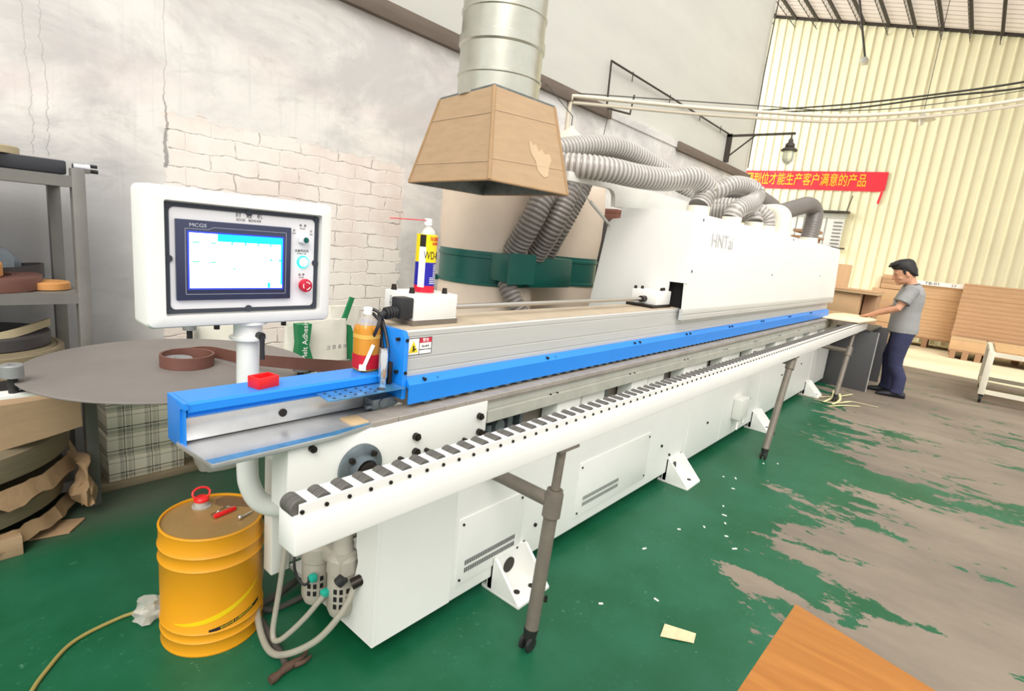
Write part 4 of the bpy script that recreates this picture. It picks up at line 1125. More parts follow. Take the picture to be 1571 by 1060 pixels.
for i in range(4): b.tube([Bq[i], Bq[(i + 1) % 4]], 0.006, 8)
obj('edge_trim', b, CARD2, fh)
b = MB(); b.poly([Vector(p) for p in Tq] + [Vector(p) + Vector((0, 0, .01)) for p in Tq], [(0, 1, 2, 3), (7, 6, 5, 4), (0, 1, 5, 4), (1, 2, 6, 5), (2, 3, 7, 6), (3, 0, 4, 7)]); obj('top_plate', b, GALVIN, fh)
pn = Vector((2.42, 1.80, 1.93))
b = MB()
a, c, d, e = [Vector(p) for p in (Bq[0], Bq[1], Tq[1], Tq[0])]
def hp(u, v):
    lo = a + (c - a) * u; hi = e + (d - e) * u
    return lo + (hi - lo) * v
n0 = (c - a).cross(e - a).normalized(); n0 = n0 if n0.y < 0 else -n0
pts = [(.50, .50), (.52, .38), (.58, .30), (.60, .20), (.68, .14), (.74, .16), (.77, .28), (.82, .36), (.80, .42), (.72, .41), (.68, .46), (.64, .42), (.60, .50), (.56, .47), (.53, .52)]
v = [hp(u, w) + n0 * .002 for u, w in pts]; b.poly(v, [tuple(range(len(v)))]); obj('torn_patch', b, M('pale_torn_card', (200, 174, 142), 0.9, var=.06), fh)
b = MB()
z = 2.255; dc = (2.305, 2.185)
prof = []
while z < 5.2:
    prof += [(0.222, z), (0.222, z + .10), (0.228, z + .105), (0.228, z + .115), (0.222, z + .12), (0.222, z + .25), (0.231, z + .26), (0.231, z + .30), (0.222, z + .305)]
    z += 0.31
b.lathe(prof, (dc[0], dc[1], 0), 48)
obj('round_duct', b, GALV, fh)

# ------------------------------------------------------------------ dust collector
dcx = thing('dust_collector', 'twin-bag dust collector with beige cloth bags and dark green bands behind the machine', 'dust collector', (3.4, 2.95, 0))
def bag_unit(x, y, r):
    b = MB(); b.lathe([(r, 1.19), (r + .008, 1.195), (r + .008, 1.215), (r, 1.22), (r, 1.38), (r + .008, 1.385), (r + .008, 1.405), (r, 1.41), (r, 1.43), (r - .02, 1.43), (r - .02, 1.19)], (x, y, 0), 48)
    obj('band', b, GREEN, dcx)
    b = MB(); b.lathe([(r - .005, 1.42), (r + .0, 1.45), (r + .012, 1.6), (r + .012, 1.85), (r - .01, 2.08), (r * .86, 2.22), (r * .45, 2.40), (0.03, 2.50), (0.02, 2.52)], (x, y, 0), 48); obj('upper_bag', b, BAGCLOTH, dcx)
    b = MB(); b.lathe([(r * .9, 0.35), (r, 0.42), (r + .01, 0.8), (r, 1.15), (r - .005, 1.20)], (x, y, 0), 48); obj('lower_bag', b, BAGCLOTH, dcx)
bag_unit(3.07, 2.87, 0.362); bag_unit(4.0, 2.90, 0.362)
b = MB(); b.bx(2.82, 3.05, 2.41, 2.66, 1.24, 1.43, 0.006); b.bx(2.80, 3.07, 2.40, 2.42, 1.23, 1.44)
obj('inlet_box', b, GREEN, dcx)
b = MB(); b.bx(3.08, 3.60, 2.45, 3.0, 1.2, 1.42, 0.008); obj('manifold', b, GREEN, dcx)
b = MB()
for x in (2.75, 3.5, 4.25):
    b.cyl((x, 3.28, 0), (x, 3.28, 1.2), 0.02)
b.bx(2.7, 4.3, 2.6, 3.3, 0.05, 0.09); b.bx(2.75, 4.25, 3.25, 3.3, 1.16, 1.2)
obj('stand', b, GREEN, dcx)
for q_ in ([(4.0, 2.90, 2.51), (4.0, 2.90, 2.6), (4.75, 3.84, 3.15)],):
    b = MB(); b.tube(q_, 0.004, 6); obj('bag_string', b, WIRE, dcx)

b = MB(); b.bx(4.55, 5.3, 2.8, 3.5, 0.0, 1.80, .006)  # dark box added to stand in for the shade between bags and hood
tag(obj('added_shade_box', b, M('dark_brown_shade', (58, 50, 48), 0.6, var=.12)), 'dark brown cabinet-like box added for the shade between the cloth bags and the hood', 'shade box')
b = MB(); b.bx(4.85, 5.25, 2.84, 3.3, 1.802, 1.87, .004); b.bx(4.87, 5.22, 2.86, 3.28, 1.872, 1.92, .004)
tag(obj('red_brown_boards', b, M('red_brown_board', (120, 78, 66), 0.8, var=.1)), 'red-brown boards lying on the dark box behind the hood', 'board')
# ------------------------------------------------------------------ corrugated dust hoses
def hose(path, r, label, mat=HOSE, pitch=0.029, amp=0.06, seg=24, name='dust_hose', group=None):
    pts = resample(smooth_path(path, 14), pitch / 4)
    prof = [1 - amp, 1.0, 1 + amp, 1.0]
    b = MB(); b.tube(pts, [r * prof[i % 4] for i in range(len(pts))], seg, False, False)
    if amp > .03:
        b.bm.faces.ensure_lookup_table()
        for i, f in enumerate(b.bm.faces):
            if (i // seg) % 4 in (1, 2): f.material_index = 1
    pts2 = pts
    b.tube([pts2[0], pts2[2]], [r * .96] * 2, seg); b.tube([pts2[-3], pts2[-1]], [r * .96] * 2, seg)
    return tag(obj(name, b, [mat, HOSEW if mat is HOSE else HOSE], sharp=60), label, 'hose', group)
G = 'grey corrugated dust hoses'
hose([(2.625, 2.30, 1.985), (2.66, 2.06, 1.985), (2.73, 1.88, 1.988), (2.88, 1.77, 1.988), (3.1, 1.70, 1.985), (3.34, 1.63, 2.0), (3.55, 1.55, 2.04), (3.69, 1.51, 1.99), (3.66, 1.51, 1.92), (3.61, 1.51, 1.86)],
     0.068, 'front ribbed hose from behind the cardboard hood, bending into the nearest hood port', HOSE, group=G)
hose([(2.75, 2.34, 2.07), (2.96, 2.24, 2.13), (3.3, 2.17, 2.215), (3.6, 2.11, 2.235), (3.93, 2.04, 2.18), (4.2, 1.93, 2.09), (4.36, 1.82, 2.05), (4.46, 1.72, 2.08), (4.56, 1.66, 2.13), (4.72, 1.60, 2.14), (4.80, 1.54, 2.10), (4.72, 1.53, 2.02), (4.56, 1.54, 1.97), (4.46, 1.56, 1.92), (4.43, 1.57, 1.86)],
     0.068, 'second ribbed hose, arching behind the first and curling in a loop on the hood', HOSE, group=G)
hose([(4.80, 2.0, 1.93), (4.86, 1.82, 1.94), (4.90, 1.66, 1.94), (4.87, 1.56, 1.91), (4.85, 1.53, 1.86)], 0.068, 'short ribbed hose dropping into the hood port under the loop', HOSE, group=G)
hose([(5.10, 2.1, 2.02), (5.12, 1.85, 2.02), (5.18, 1.66, 2.01), (5.24, 1.56, 1.94), (5.25, 1.54, 1.86)], 0.068, 'ribbed hose bending into the hood port just before the white elbow', HOSE, group=G)
hose([(5.3, 1.98, 2.20), (5.6, 1.88, 2.19), (5.97, 1.78, 2.12), (6.2, 1.74, 2.07), (6.55, 1.68, 2.15), (6.85, 1.62, 2.22), (7.02, 1.58, 2.17), (6.98, 1.56, 2.03), (6.92, 1.56, 1.83)], 0.088,
     'farthest smooth grey hose, rising and turning down near the far end of the hood', HOSED, pitch=0.03, amp=0.02, group=G)
hose([(5.715, 1.69, 2.02), (5.72, 1.80, 2.01), (5.66, 2.0, 1.98), (5.45, 2.2, 1.95)], 0.080, 'grey hose joined behind the white pipe elbow', HOSED, group=G)
# downward hoses between the cloth bags
G2 = 'grey hoses hanging between the dust collector bags'
hose([(3.20, 2.45, 2.12), (3.08, 2.36, 1.92), (2.98, 2.35, 1.78), (2.94, 2.40, 1.62), (2.95, 2.52, 1.44)], 0.078, 'left hanging hose, running down into the green inlet box', HOSED, group=G2)
hose([(3.36, 2.40, 2.14), (3.26, 2.31, 1.97), (3.18, 2.30, 1.80), (3.15, 2.36, 1.62), (3.18, 2.50, 1.43)], 0.074, 'middle hanging hose between the two cloth bags', HOSED, group=G2)
hose([(3.62, 2.46, 2.14), (3.53, 2.40, 1.99), (3.44, 2.40, 1.84), (3.36, 2.44, 1.64), (3.36, 2.55, 1.43)], 0.074, 'right hanging hose, running down into the round green inlet', HOSED, group=G2)
hose([(2.90, 2.52, 1.24), (2.90, 2.46, 1.16), (2.94, 2.40, 1.05), (3.0, 2.32, 0.92), (3.1, 2.28, 0.7)], 0.060, 'grey hose leaving the underside of the green inlet box', HOSED, group=G2)

# ------------------------------------------------------------------ turntable with edge tape
tt = thing('tape_turntable', 'large round dark board turntable for edge tape between the shelf and the machine', 'turntable', (0.85, 2.6, 0))
TC, TZ, TR = (0.85, 2.605), 0.852, 0.545
b = MB(); b.lathe([(0.001, TZ - .008), (TR - .002, TZ - .008), (TR, TZ - .006), (TR, TZ - .002), (TR - .002, TZ), (0.001, TZ)], (TC[0], TC[1], 0), 72); obj('disc', b, DISC, tt)
b = MB(); b.tube([(TC[0], TC[1], TZ - .035), (1.25, 2.35, TZ - .045), (1.5, 2.1, TZ - .06)], 0.024, 12); b.cyl((TC[0], TC[1], TZ - .06), (TC[0], TC[1], TZ - .008), 0.04); b.bx(1.44, 1.52, 2.03, 2.11, 0, TZ - .05); obj('support_arm', b, GSHELF, tt)
b = MB(); b.lathe([(0.001, TZ), (0.058, TZ), (0.06, TZ + .003), (0.06, TZ + .027), (0.057, TZ + .03), (0.012, TZ + .03), (0.011, TZ + .026), (0.001, TZ + .026)], (TC[0], TC[1], 0), 36); obj('hub', b, KNOB, tt)
for k, (kx, ky, base) in enumerate(((0.305, 2.585, True), (1.12, 3.235, False), (1.215, 2.21, False))):
    b = MB(); b.lathe([(0.001, TZ + .02), (0.034, TZ + .02), (0.034, TZ + .062), (0.031, TZ + .066), (0.012, TZ + .066), (0.012, TZ + .061), (0.001, TZ + .061)], (kx, ky, 0), 28)
    g_ = obj('guide_roller', b, KNOB, tt)
    b = MB(); b.cyl((kx, ky, TZ - .05), (kx, ky, TZ + .022), 0.015)
    if k == 2: b.bx(kx + .02, kx + .085, ky - .02, ky + .02, TZ + .01, TZ + .045, .006)
    b.tube([(kx, ky, TZ - .045), (kx + (TC[0] - kx) * .3, ky + (TC[1] - ky) * .3, TZ - .03)], 0.010, 8)
    obj('roller_post', b, DARK, g_)
    if base:
        b = MB(); b.bx(kx - .05, kx + .10, ky - .035, ky + .035, TZ - .052, TZ - .040); obj('roller_base', b, WHITEP, g_)
ring = []
for i in range(0, 96): 
    a = 2 * pi * i / 48 + 2.2
    r = 0.108 + 0.004 * i / 48
    ring.append(Vector((TC[0] + .03 + r * cos(a), TC[1] - .03 + r * sin(a), 0)))
out_ = smooth_path([ring[-1], ring[-1] + Vector((.0, .0, 0)), (0.98, 2.60, 0), (1.08, 2.35, 0.02), (1.17, 2.0, 0.07), (1.20, 1.72, 0.12), (1.19, 1.60, 0.145)], 10)
def ribbon(mb, path, z0, h, t=0.0025):
    rings = []
    for i, p in enumerate(path):
        d = (path[min(i + 1, len(path) - 1)] - path[max(i - 1, 0)]); d.z = 0
        d = d.normalized() if d.length > 1e-6 else Vector((1, 0, 0)); n = Vector((-d.y, d.x, 0)) * t / 2
        z = z0 + p.z
        rings.append([Vector((p.x, p.y, z)) + n, Vector((p.x, p.y, z)) - n, Vector((p.x, p.y, z + h)) - n, Vector((p.x, p.y, z + h)) + n])
    mb.sweep(rings)
b = MB()
for q in range(3):
    rg = [Vector((TC[0] + .03 + (0.104 - .003 * q) * cos(2 * pi * i / 48), TC[1] - .03 + (0.104 - .003 * q) * sin(2 * pi * i / 48), 0)) for i in range(49)]
    ribbon(b, rg, TZ + .001, 0.052)
a1 = 0.75
lead = smooth_path([(TC[0] + .03 + .106 * cos(1.9), TC[1] - .03 + .106 * sin(1.9), 0), (TC[0] + .03 + .108 * cos(1.2), TC[1] - .03 + .108 * sin(1.2), 0), (TC[0] + .155, TC[1] + .045, 0.003), (1.07, 2.40, 0.018), (1.15, 2.05, 0.065), (1.16, 1.75, 0.12), (1.15, 1.60, 0.145)], 10)
ribbon(b, lead, TZ + .002, 0.052)
tag(obj('brown_tape_coil', b, TAPE), 'coil of dark brown edge tape on the turntable, its end running to the machine', 'edge tape')

# ------------------------------------------------------------------ shelf at the left with coils and boxes
sh = thing('steel_shelf', 'grey steel shelving unit against the left wall', 'shelf', (-0.1, 3.45, 0))
SX0, SX1, SY0, SY1 = -0.9, 0.675, 3.17, 3.72
for x in (SX0, SX1 - .05):
    for y in (SY0, SY1 - .05):
        b = MB(); b.bx(x, x + .05, y, y + .05, 0, 1.655, 0.003); obj('post', b, GSHELF, sh)
for zt in (1.62, 1.09, 0.72, 0.16):
    b = MB()
    if zt != 0.72: b.bx(SX0 + .05, SX1 - .05, SY0 + .004, SY0 + .045, zt - .05, zt)
    if zt != 0.72: b.bx(SX0 + .05, SX1 - .05, SY1 - .045, SY1 - .004, zt - .05, zt)
    b.bx(SX0 + .01, SX1 - .01, SY0 + .045, SY1 - .045, zt - .02, zt - .002)
    if zt != 0.72: b.bx(SX1 - .046, SX1 - .004, SY0 + .05, SY1 - .05, zt - .05, zt - .02)
    obj('shelf_board', b, GSHELF, sh)
def coil(x, y, z, r, h, mat, label, ri=0.25, turns=6, name='tape_coil', sq=1.0, tilt=0):
    t = thing(name, label, 'edge tape', (x, y, z), 'coils of edge tape on the shelf')
    b = MB(); rings = []
    prof = []
    for k in range(turns):
        r1 = r * (ri + (1 - ri) * k / turns); r2 = r * (ri + (1 - ri) * (k + .86) / turns)
        dz = random.uniform(-.02, .02) * h * 2
        prof += [(r1, z + h * .93 + dz * .3), (r1 + .001, z + h + dz * .4), (r2, z + h + dz * .4), (r2 + .001, z + h * .93)]
    prof = [(r * ri * .98, z)] + prof + [(r, z + h * .9), (r, z)]
    b.lathe([(p, q) for p, q in prof], (x, y, 0), 48)
    for v in b.bm.verts: v.co.y = y + (v.co.y - y) * sq
    obj('windings', b, mat, t)
    return t
coil(0.30, 3.40, 1.092, 0.235, 0.058, TAPE, 'wide coil of dark brown edge tape lying on the middle shelf', 0.55, 9)
coil(0.545, 3.34, 1.092, 0.085, 0.032, TAPEO, 'small coil of orange-tan edge tape beside the shelf post', 0.1, 4)
coil(0.24, 3.33, 1.155, 0.15, 0.055, TAPEO, 'coil of orange edge tape stacked on the brown coil of the middle shelf', 0.3, 6)
coil(0.45, 3.60, 1.155, 0.12, 0.05, TAPED, 'dark thin coil of edge tape at the back of the middle shelf', 0.7, 3) if False else None
# bundle behind
t = thing('tape_loop', 'loose dark loop of edge tape at the back of the middle shelf', 'edge tape', (0.50, 3.60, 1.092), 'coils of edge tape on the shelf')
b = MB()
for q in range(3): ribbon(b, [Vector((0.47 + (0.10 - q * .004) * cos(2 * pi * i / 40), 3.56 + (0.075 - q * .003) * sin(2 * pi * i / 40), 0.012 * cos(2 * pi * i / 40))) for i in range(41)], 1.105 + .0, 0.07)
obj('windings', b, TAPED, t)
b = MB()
rings = []
for i in range(9):
    z = 1.092 + 0.20 * i / 8; rr = 0.15 * (1 - (i / 8) ** 2 * .8)
    rings.append([Vector((0.36 + rr * cos(2 * pi * k / 20) * random.uniform(.8, 1.12), 3.60 + rr * .45 * sin(2 * pi * k / 20) * random.uniform(.8, 1.1), z + random.uniform(-.008, .008))) for k in range(20)])
b.sweep(rings)
tag(obj('plastic_bag', b, FOLDER), 'crumpled grey-blue plastic bag at the back of the middle shelf', 'bag')
# top shelf
b = MB(); b.bx(-0.5, 0.62, 3.225, 3.50, 1.6225, 1.684, 0.008)
tag(obj('black_case', b, M('black_case_vinyl', (52, 54, 60), 0.4)), 'long flat black case lying on the top shelf', 'case')
coil(0.28, 3.36, 1.6845, 0.20, 0.032, TAPEP, 'flat cream coil of edge tape lying on the black case', 0.2, 5)
b = MB(); b.cyl((0.645, 3.24, 1.662), (0.705, 3.24, 1.662), 0.021); b.cyl((0.685, 3.24, 1.662), (0.706, 3.24, 1.662), 0.024)
ct = obj('steel_tube', b, CHROME); tag(ct, 'shiny steel tube with two studs sticking out past the shelf post', 'tube')
b = MB(); b.cyl((0.70, 3.235, 1.674), (0.735, 3.235, 1.674), 0.008); b.cyl((0.70, 3.245, 1.651), (0.74, 3.245, 1.651), 0.009); obj('stud', b, DARK, ct)
# lower shelf coils
coil(0.30, 3.40, 0.722, 0.30, 0.10, TAPEG, 'big olive coil of edge tape on the lower shelf under the middle one', 0.3, 8)
coil(0.32, 3.42, 0.826, 0.235, 0.055, TAPED, 'dark coil of edge tape on top of the big olive coil', 0.45, 6)
b = MB(); ribbon(b, smooth_path([(0.30, 3.22, 0.0), (0.42, 3.26, 0.02), (0.55, 3.40, 0.035)], 8), 0.865, 0.035, .012); tag(obj('tape_end', b, TAPEP), 'pale loose end of tape on the dark lower coil', 'edge tape')
# floor cartons and coils under the turntable's left side
b = MB(); v0 = [(0.10, 2.93), (0.575, 3.02), (0.578, 3.04), (0.30, 3.12), (-0.3, 3.02)]
b.poly([(-0.35, 2.86, 0.66), (0.575, 2.99, 0.655), (0.578, 2.99, 0.50), (0.45, 2.975, 0.478), (0.2, 2.94, 0.448), (-0.35, 2.86, 0.40), (-0.35, 3.14, 0.66), (0.575, 3.15, 0.655), (0.578, 3.15, 0.50), (0.45, 3.15, 0.478), (0.2, 3.14, 0.448), (-0.35, 3.14, 0.40)],
       [(0, 1, 2, 3, 4, 5), (11, 10, 9, 8, 7, 6), (0, 1, 7, 6), (1, 2, 8, 7), (2, 3, 9, 8), (3, 4, 10, 9), (4, 5, 11, 10), (5, 0, 6, 11)])
c1 = obj('carton', b, CARD); tag(c1, 'clean brown carton wrapped round the upper coils on the floor under the shelf', 'carton', 'cartons under the shelf')
def bigcoil(z, h, r, mat, label):
    t = thing('floor_coil', label, 'edge tape', (0.0, 3.42 - 0.36, z), 'large coils stacked on the floor')
    b = MB(); b.lathe([(0.001, z), (r * .9, z), (r, z + h * .2), (r + .004, z + h * .5), (r, z + h * .85), (r * .95, z + h), (0.001, z + h)], (0.02, 3.42, 0), 64)
    obj('windings', b, mat, t)
bigcoil(0.30, 0.16, 0.575, TAPEG, 'upper large olive coil of edge tape in the torn carton stack')
bigcoil(0.10, 0.11, 0.56, TAPEG, 'lower large olive coil of edge tape at the bottom of the carton stack')
def torn(z0, z1, r, label, seed, hang):
    random.seed(seed); b = MB(); v = []; n = 60; f = []
    for k in range(n + 1):
        a = -pi * .98 + (pi * 1.02) * k / n
        rr = r + random.uniform(-.006, .008)
        top = z1 + random.uniform(-.006, .006); bot = z0 + random.uniform(-hang, hang)
        v += [(0.02 + rr * cos(a), 3.42 + rr * sin(a), bot), (0.02 + (rr - .03) * cos(a), 3.42 + (rr - .03) * sin(a), top)]
        v += [(0.02 + (rr - .008) * cos(a), 3.42 + (rr - .008) * sin(a), bot), (0.02 + (rr - .038) * cos(a), 3.42 + (rr - .038) * sin(a), top - .004)]
    for k in range(n):
        i = 4 * k; j = i + 4
        f += [(i, j, j + 1, i + 1), (j + 2, i + 2, i + 3, j + 3), (i + 1, j + 1, j + 3, i + 3), (j, i, i + 2, j + 2)]
    b.poly(v, f); tag(obj('torn_carton', b, CARD2), label, 'carton', 'cartons under the shelf')
torn(0.225, 0.30, 0.605, 'upper torn brown carton sleeve round the stacked coils', 3, .014)
torn(0.045, 0.10, 0.60, 'lowest torn brown carton lying under the coil stack', 5, .010)
random.seed(11)
b = MB(); rings = []
for i in range(8):
    z = 0.075 + .22 * i / 7
    rings.append([Vector((0.592 + .040 * (.7 + .5 * sin(i * .9)) * cos(2 * pi * k / 14) * random.uniform(.5, 1.4), 3.10 + .07 * sin(2 * pi * k / 14) * random.uniform(.6, 1.3), z + random.uniform(-.012, .012))) for k in range(14)])
b.sweep(rings); tag(obj('crumpled_carton', b, CARD2), 'crumpled end of brown carton bent round the corner of the coil stack', 'carton', 'cartons under the shelf')
b = MB(); b.bx(-0.4, 0.33, 2.88, 2.96, 0.0, 0.085, .003); tag(obj('carton_scrap', b, CARD), 'small brown carton flap on the green floor at the left edge', 'carton', 'cartons under the shelf')
random.seed(4)
b = MB(); b.prism([(0.36, 2.98), (0.50, 2.95), (0.58, 3.05), (0.47, 3.10)], 'z', 0.003, 0.011); tag(obj('floor_paper', b, CARD2), 'dirty scrap of brown paper on the floor by the shelf foot', 'paper')
# plaid boxes
for k, (x0, x1, y0, y1, z0, z1, lab) in enumerate(((0.745, 1.115, 3.33, 3.62, 0.035, 0.165, 'plaid printed carton at the bottom of the stack under the turntable'), (0.742, 1.112, 3.332, 3.62, 0.167, 0.295, 'second plaid printed carton up from the floor under the turntable'), (0.746, 1.108, 3.33, 3.62, 0.297, 0.425, 'third plaid printed carton up from the floor under the turntable'), (0.744, 1.11, 3.332, 3.62, 0.427, 0.57, 'topmost plaid printed carton of the stack under the turntable'),
                                              (1.13, 1.30, 3.42, 3.64, 0.0, 0.30, 'plaid printed carton standing behind the stack towards the machine'))):
    b = MB(); b.bx(x0, x1, y0, y1, z0, z1, 0.004); tag(obj('plaid_carton', b, PLAIDM), lab, 'carton', 'plaid cartons under the turntable')
b = MB(); b.bx(0.70, 1.20, 3.30, 3.66, 0.0, 0.034, .002); tag(obj('pallet_board', b, M('dusty_board', (150, 136, 110), 0.85, var=.1)), 'dusty board on the floor under the plaid cartons', 'board')

# ------------------------------------------------------------------ sacks of hot melt glue
def sack(name, label, x0, x1, y, z0, z1, green, seed, th=.16):
    random.seed(seed)
    t = thing(name, label, 'sack', ((x0 + x1) / 2, y, z0), 'sacks of glue')
    b = MB(); rings = []
    n = 14
    for i in range(n + 1):
        f = i / n; z = z0 + (z1 - z0) * f
        wx = (x1 - x0) / 2 * (1 - .10 * (f - .3) ** 2 - (0.10 if i == 0 else 0)); wy = th / 2 * (1 - .85 * max(0, f - .55) / .45) * (0.8 if i == 0 else 1)
        rg = []
        for k in range(28):
            a = 2 * pi * k / 28; c, s = cos(a), sin(a)
            rg.append(Vector(((x0 + x1) / 2 + wx * math.copysign(abs(c) ** .45, c) + random.uniform(-.004, .004), y + wy * math.copysign(abs(s) ** .7, s) + random.uniform(-.005, .005), z + random.uniform(-.004, .004))))
        rings.append(rg)
    b.sweep(rings); obj('sack_body', b, BAGP, t, sharp=60)
    return t
SK = sack('glue_sack', 'white sack with a vertical green HOT MELT ADHESIVE stripe standing behind the turntable', 1.54, 1.97, 3.02, 0.0, 0.93, True, 1)
yy = 2.925
b = MB()
b.prism([(1.580, .93), (1.670, .93), (1.655, .80), (1.680, .72), (1.665, .60), (1.670, .1), (1.615, .1), (1.615, .62), (1.580, .72), (1.590, .82)], 'y', yy - .004, yy + .05); obj('green_stripe', b, SACKG, SK)
b = MB(); b.text('Hot Melt Adhesive', 0.046, (1.628, yy - .006, .80), (0, 0, 1), (-1, 0, 0), 0.0006); obj('sack_lettering', b, WHITEP, SK)
b = MB()
for i in range(9): b.bx(1.740, 1.930 - (i % 3) * .02, yy - .003, yy + .02, .66 - i * .022, .663 - i * .022)
for a, c_, d, e in ((1.725, 1.945, .68, .683), (1.725, 1.728, .35, .683), (1.942, 1.945, .35, .683)): b.bx(a, c_, yy - .003, yy + .02, d, e)
b.text('注 意 事 项', 0.03, (1.840, yy - .004, .775), (1, 0, 0), (0, 0, 1), 0.0006)
obj('sack_print', b, INK, SK)
b = MB(); pts = [(2.10, .99), (2.14, .88), (2.16, .76), (2.20, .70), (2.19, .40), (2.15, .30), (2.10, .45), (2.12, .70), (2.08, .80), (2.04, .88)]
S2 = sack('glue_sack', 'crumpled pale sack with green side folds leaning behind the striped sack', 1.90, 2.16, 3.16, 0.0, 0.99, True, 2, .2)
b = MB(); b.prism([(1.93, .90), (2.01, .88), (2.05, .78), (2.03, .72), (2.06, .68), (2.04, .2), (2.0, .2), (2.01, .55), (1.99, .70), (1.94, .80)], 'y', 3.035, 3.07)
b.prism([(1.925, .885), (1.955, .87), (2.025, 1.06), (1.995, 1.07)], 'y', 3.03, 3.045)
obj('green_fold', b, SACKG, S2)
S3 = sack('glue_sack', 'pale sack low behind the pole with a green corner mark', 1.16, 1.50, 3.30, 0.0, 0.92, True, 3, .2)
b = MB(); b.prism([(1.28, .74), (1.35, .80), (1.37, .73), (1.30, .70)], 'y', 3.19, 3.22); obj('green_mark', b, SACKG, S3)

# ------------------------------------------------------------------ yellow drum and the things on it
dr = thing('yellow_drum', 'yellow steel drum with tan lid on the green floor beside the machine', 'drum', (0.735, 1.955, 0))
dX, dY, dR, dH = 0.735, 1.935, 0.168, 0.455
b = MB(); b.lathe([(0.001, 0.004), (dR - .004, 0.004), (dR, 0.0), (dR + .002, 0.006), (dR, 0.012), (dR, .05), (dR + .004, .056), (dR, .062), (dR, .085), (dR + .004, .091), (dR, .097), (dR, .325), (dR + .005, .333), (dR, .341), (dR, .375), (dR + .005, .383), (dR, .391), (dR, dH - .012), (dR + .002, dH - .004), (dR, dH), (dR - .005, dH), (dR - .006, dH - .008)], (dX, dY, 0), 64, cap=False)
obj('drum_body', b, DRUMY, dr)
b = MB(); b.lathe([(dR - .006, dH - .012), (dR - .006, dH - .009), (0.001, dH - .009)], (dX, dY, 0), 64, cap=False); lid = obj('drum_lid', b, DRUMTOP, dr)
b = MB(); v = []; f = []; n = 40
for k in range(n + 1):
    a = -2.72 + 1.95 * k / n; u = k / n
    zc = 0.125 + 0.11 * u ** 1.7; w = 0.001 + 0.009 * sin(pi * min(1, u * 1.0 + .02)) ** .8
    v += [(dX + (dR + .0008) * cos(a), dY + (dR + .0008) * sin(a), zc - w), (dX + (dR + .0008) * cos(a), dY + (dR + .0008) * sin(a), zc + w)]
for k in range(n): f.append((2 * k, 2 * k + 2, 2 * k + 3, 2 * k + 1))
b.poly(v, f); obj('drum_swoosh', b, YLINE, dr)
def drwrap(zc, a_c, rr, slope=0):
    return lambda a, c, d: Vector((dX + (rr + d) * cos(a_c + a / rr), dY + (rr + d) * sin(a_c + a / rr), zc + c + a * slope))
b = MB(); v = []; f = []
for k in range(21):
    a = -2.02 + 1.15 * k / 20; zc = 0.098 + (a + 2.02) * .03
    v += [(dX + (dR + .0008) * cos(a), dY + (dR + .0008) * sin(a), zc - .007), (dX + (dR + .0008) * cos(a), dY + (dR + .0008) * sin(a), zc + .007)]
for k in range(20): f.append((2 * k, 2 * k + 2, 2 * k + 3, 2 * k + 1))
b.poly(v, f); obj('drum_brand_bar', b, INKB, dr)
b = MB(); b.text('ENGINE LUBRICANTS', 0.0105, None, (1, 0, 0), (0, 0, 1), 0.0002, sx=1.2, wrap=drwrap(0.1155, -1.445, dR + .0012, .19)); obj('drum_lettering', b, YLINE, dr)
b = MB()
b.lathe([(0.033, dH - .009), (0.033, dH - .005), (0.026, dH), (0.024, dH + .012), (0.026, dH + .016), (0.022, dH + .018), (0.020, dH - .004)], (0.735, 2.035, 0), 28); sp_ = obj('spout', b, CLEAR, dr)
b = MB(); b.lathe([(0.001, dH + .016), (0.026, dH + .016), (0.026, dH + .024), (0.02, dH + .03), (0.001, dH + .03)], (0.735, 2.035, 0), 28)
b.tube([Vector((0.735 + .030 * cos(2 * pi * k / 24), 2.035 + .004 * 0 + .022 * sin(2 * pi * k / 24) * .5, dH + .045 + .018 * sin(2 * pi * k / 24))) for k in range(24)], 0.004, 8, closed=True)
obj('spout_cap', b, REDP, sp_)
b = MB(); pts = [Vector((dX + (dR - .006) * cos(-.25 + 1.2 * k / 14), dY + (dR - .006) * sin(-.25 + 1.2 * k / 14), dH - .0088)) for k in range(15)]
pts += [Vector(p) for p in ((0.795, 2.055, dH - .0088), (0.775, 2.02, dH - .0088), (0.795, 1.98, dH - .0088), (0.84, 1.95, dH - .0088))]
b.poly(pts, [tuple(range(len(pts)))]); obj('lid_stain', b, M('oil_stain', (112, 86, 60), 0.35), dr)
q = Matrix.Rotation(R(12), 3, 'Z')
b = MB(); b.obx((0.775, 1.925, dH + .0), (0.085, 0.012, 0.014), q, 0.003); pk = obj('box_cutter', b, REDP); tag(pk, 'red handled scraper with wire frame lying on the drum lid', 'cutter')
b = MB(); b.tube([Vector((0.775, 1.925, dH - .003)) + q @ Vector(p) for p in ((-.046, 0, .002), (-.04, .022, .002), (.03, .034, .002), (.046, .02, .002), (.044, 0, .002))], 0.0022, 8); b.tube([Vector((0.775, 1.925, dH - .003)) + q @ Vector(p) for p in ((-.01, 0, .002), (-.005, .03, .002))], 0.0022, 8); obj('wire_frame', b, CHROME, pk)
b = MB(); b.tube([(0.80, 1.855, dH - .001), (0.85, 1.875, dH - .001)], [0.004, 0.003], 8); b.ball((0.798, 1.854, dH + .003), 0.0085); tag(obj('small_scraper', b, CHROME), 'small steel pin with a round head on the drum lid near its rim', 'tool')

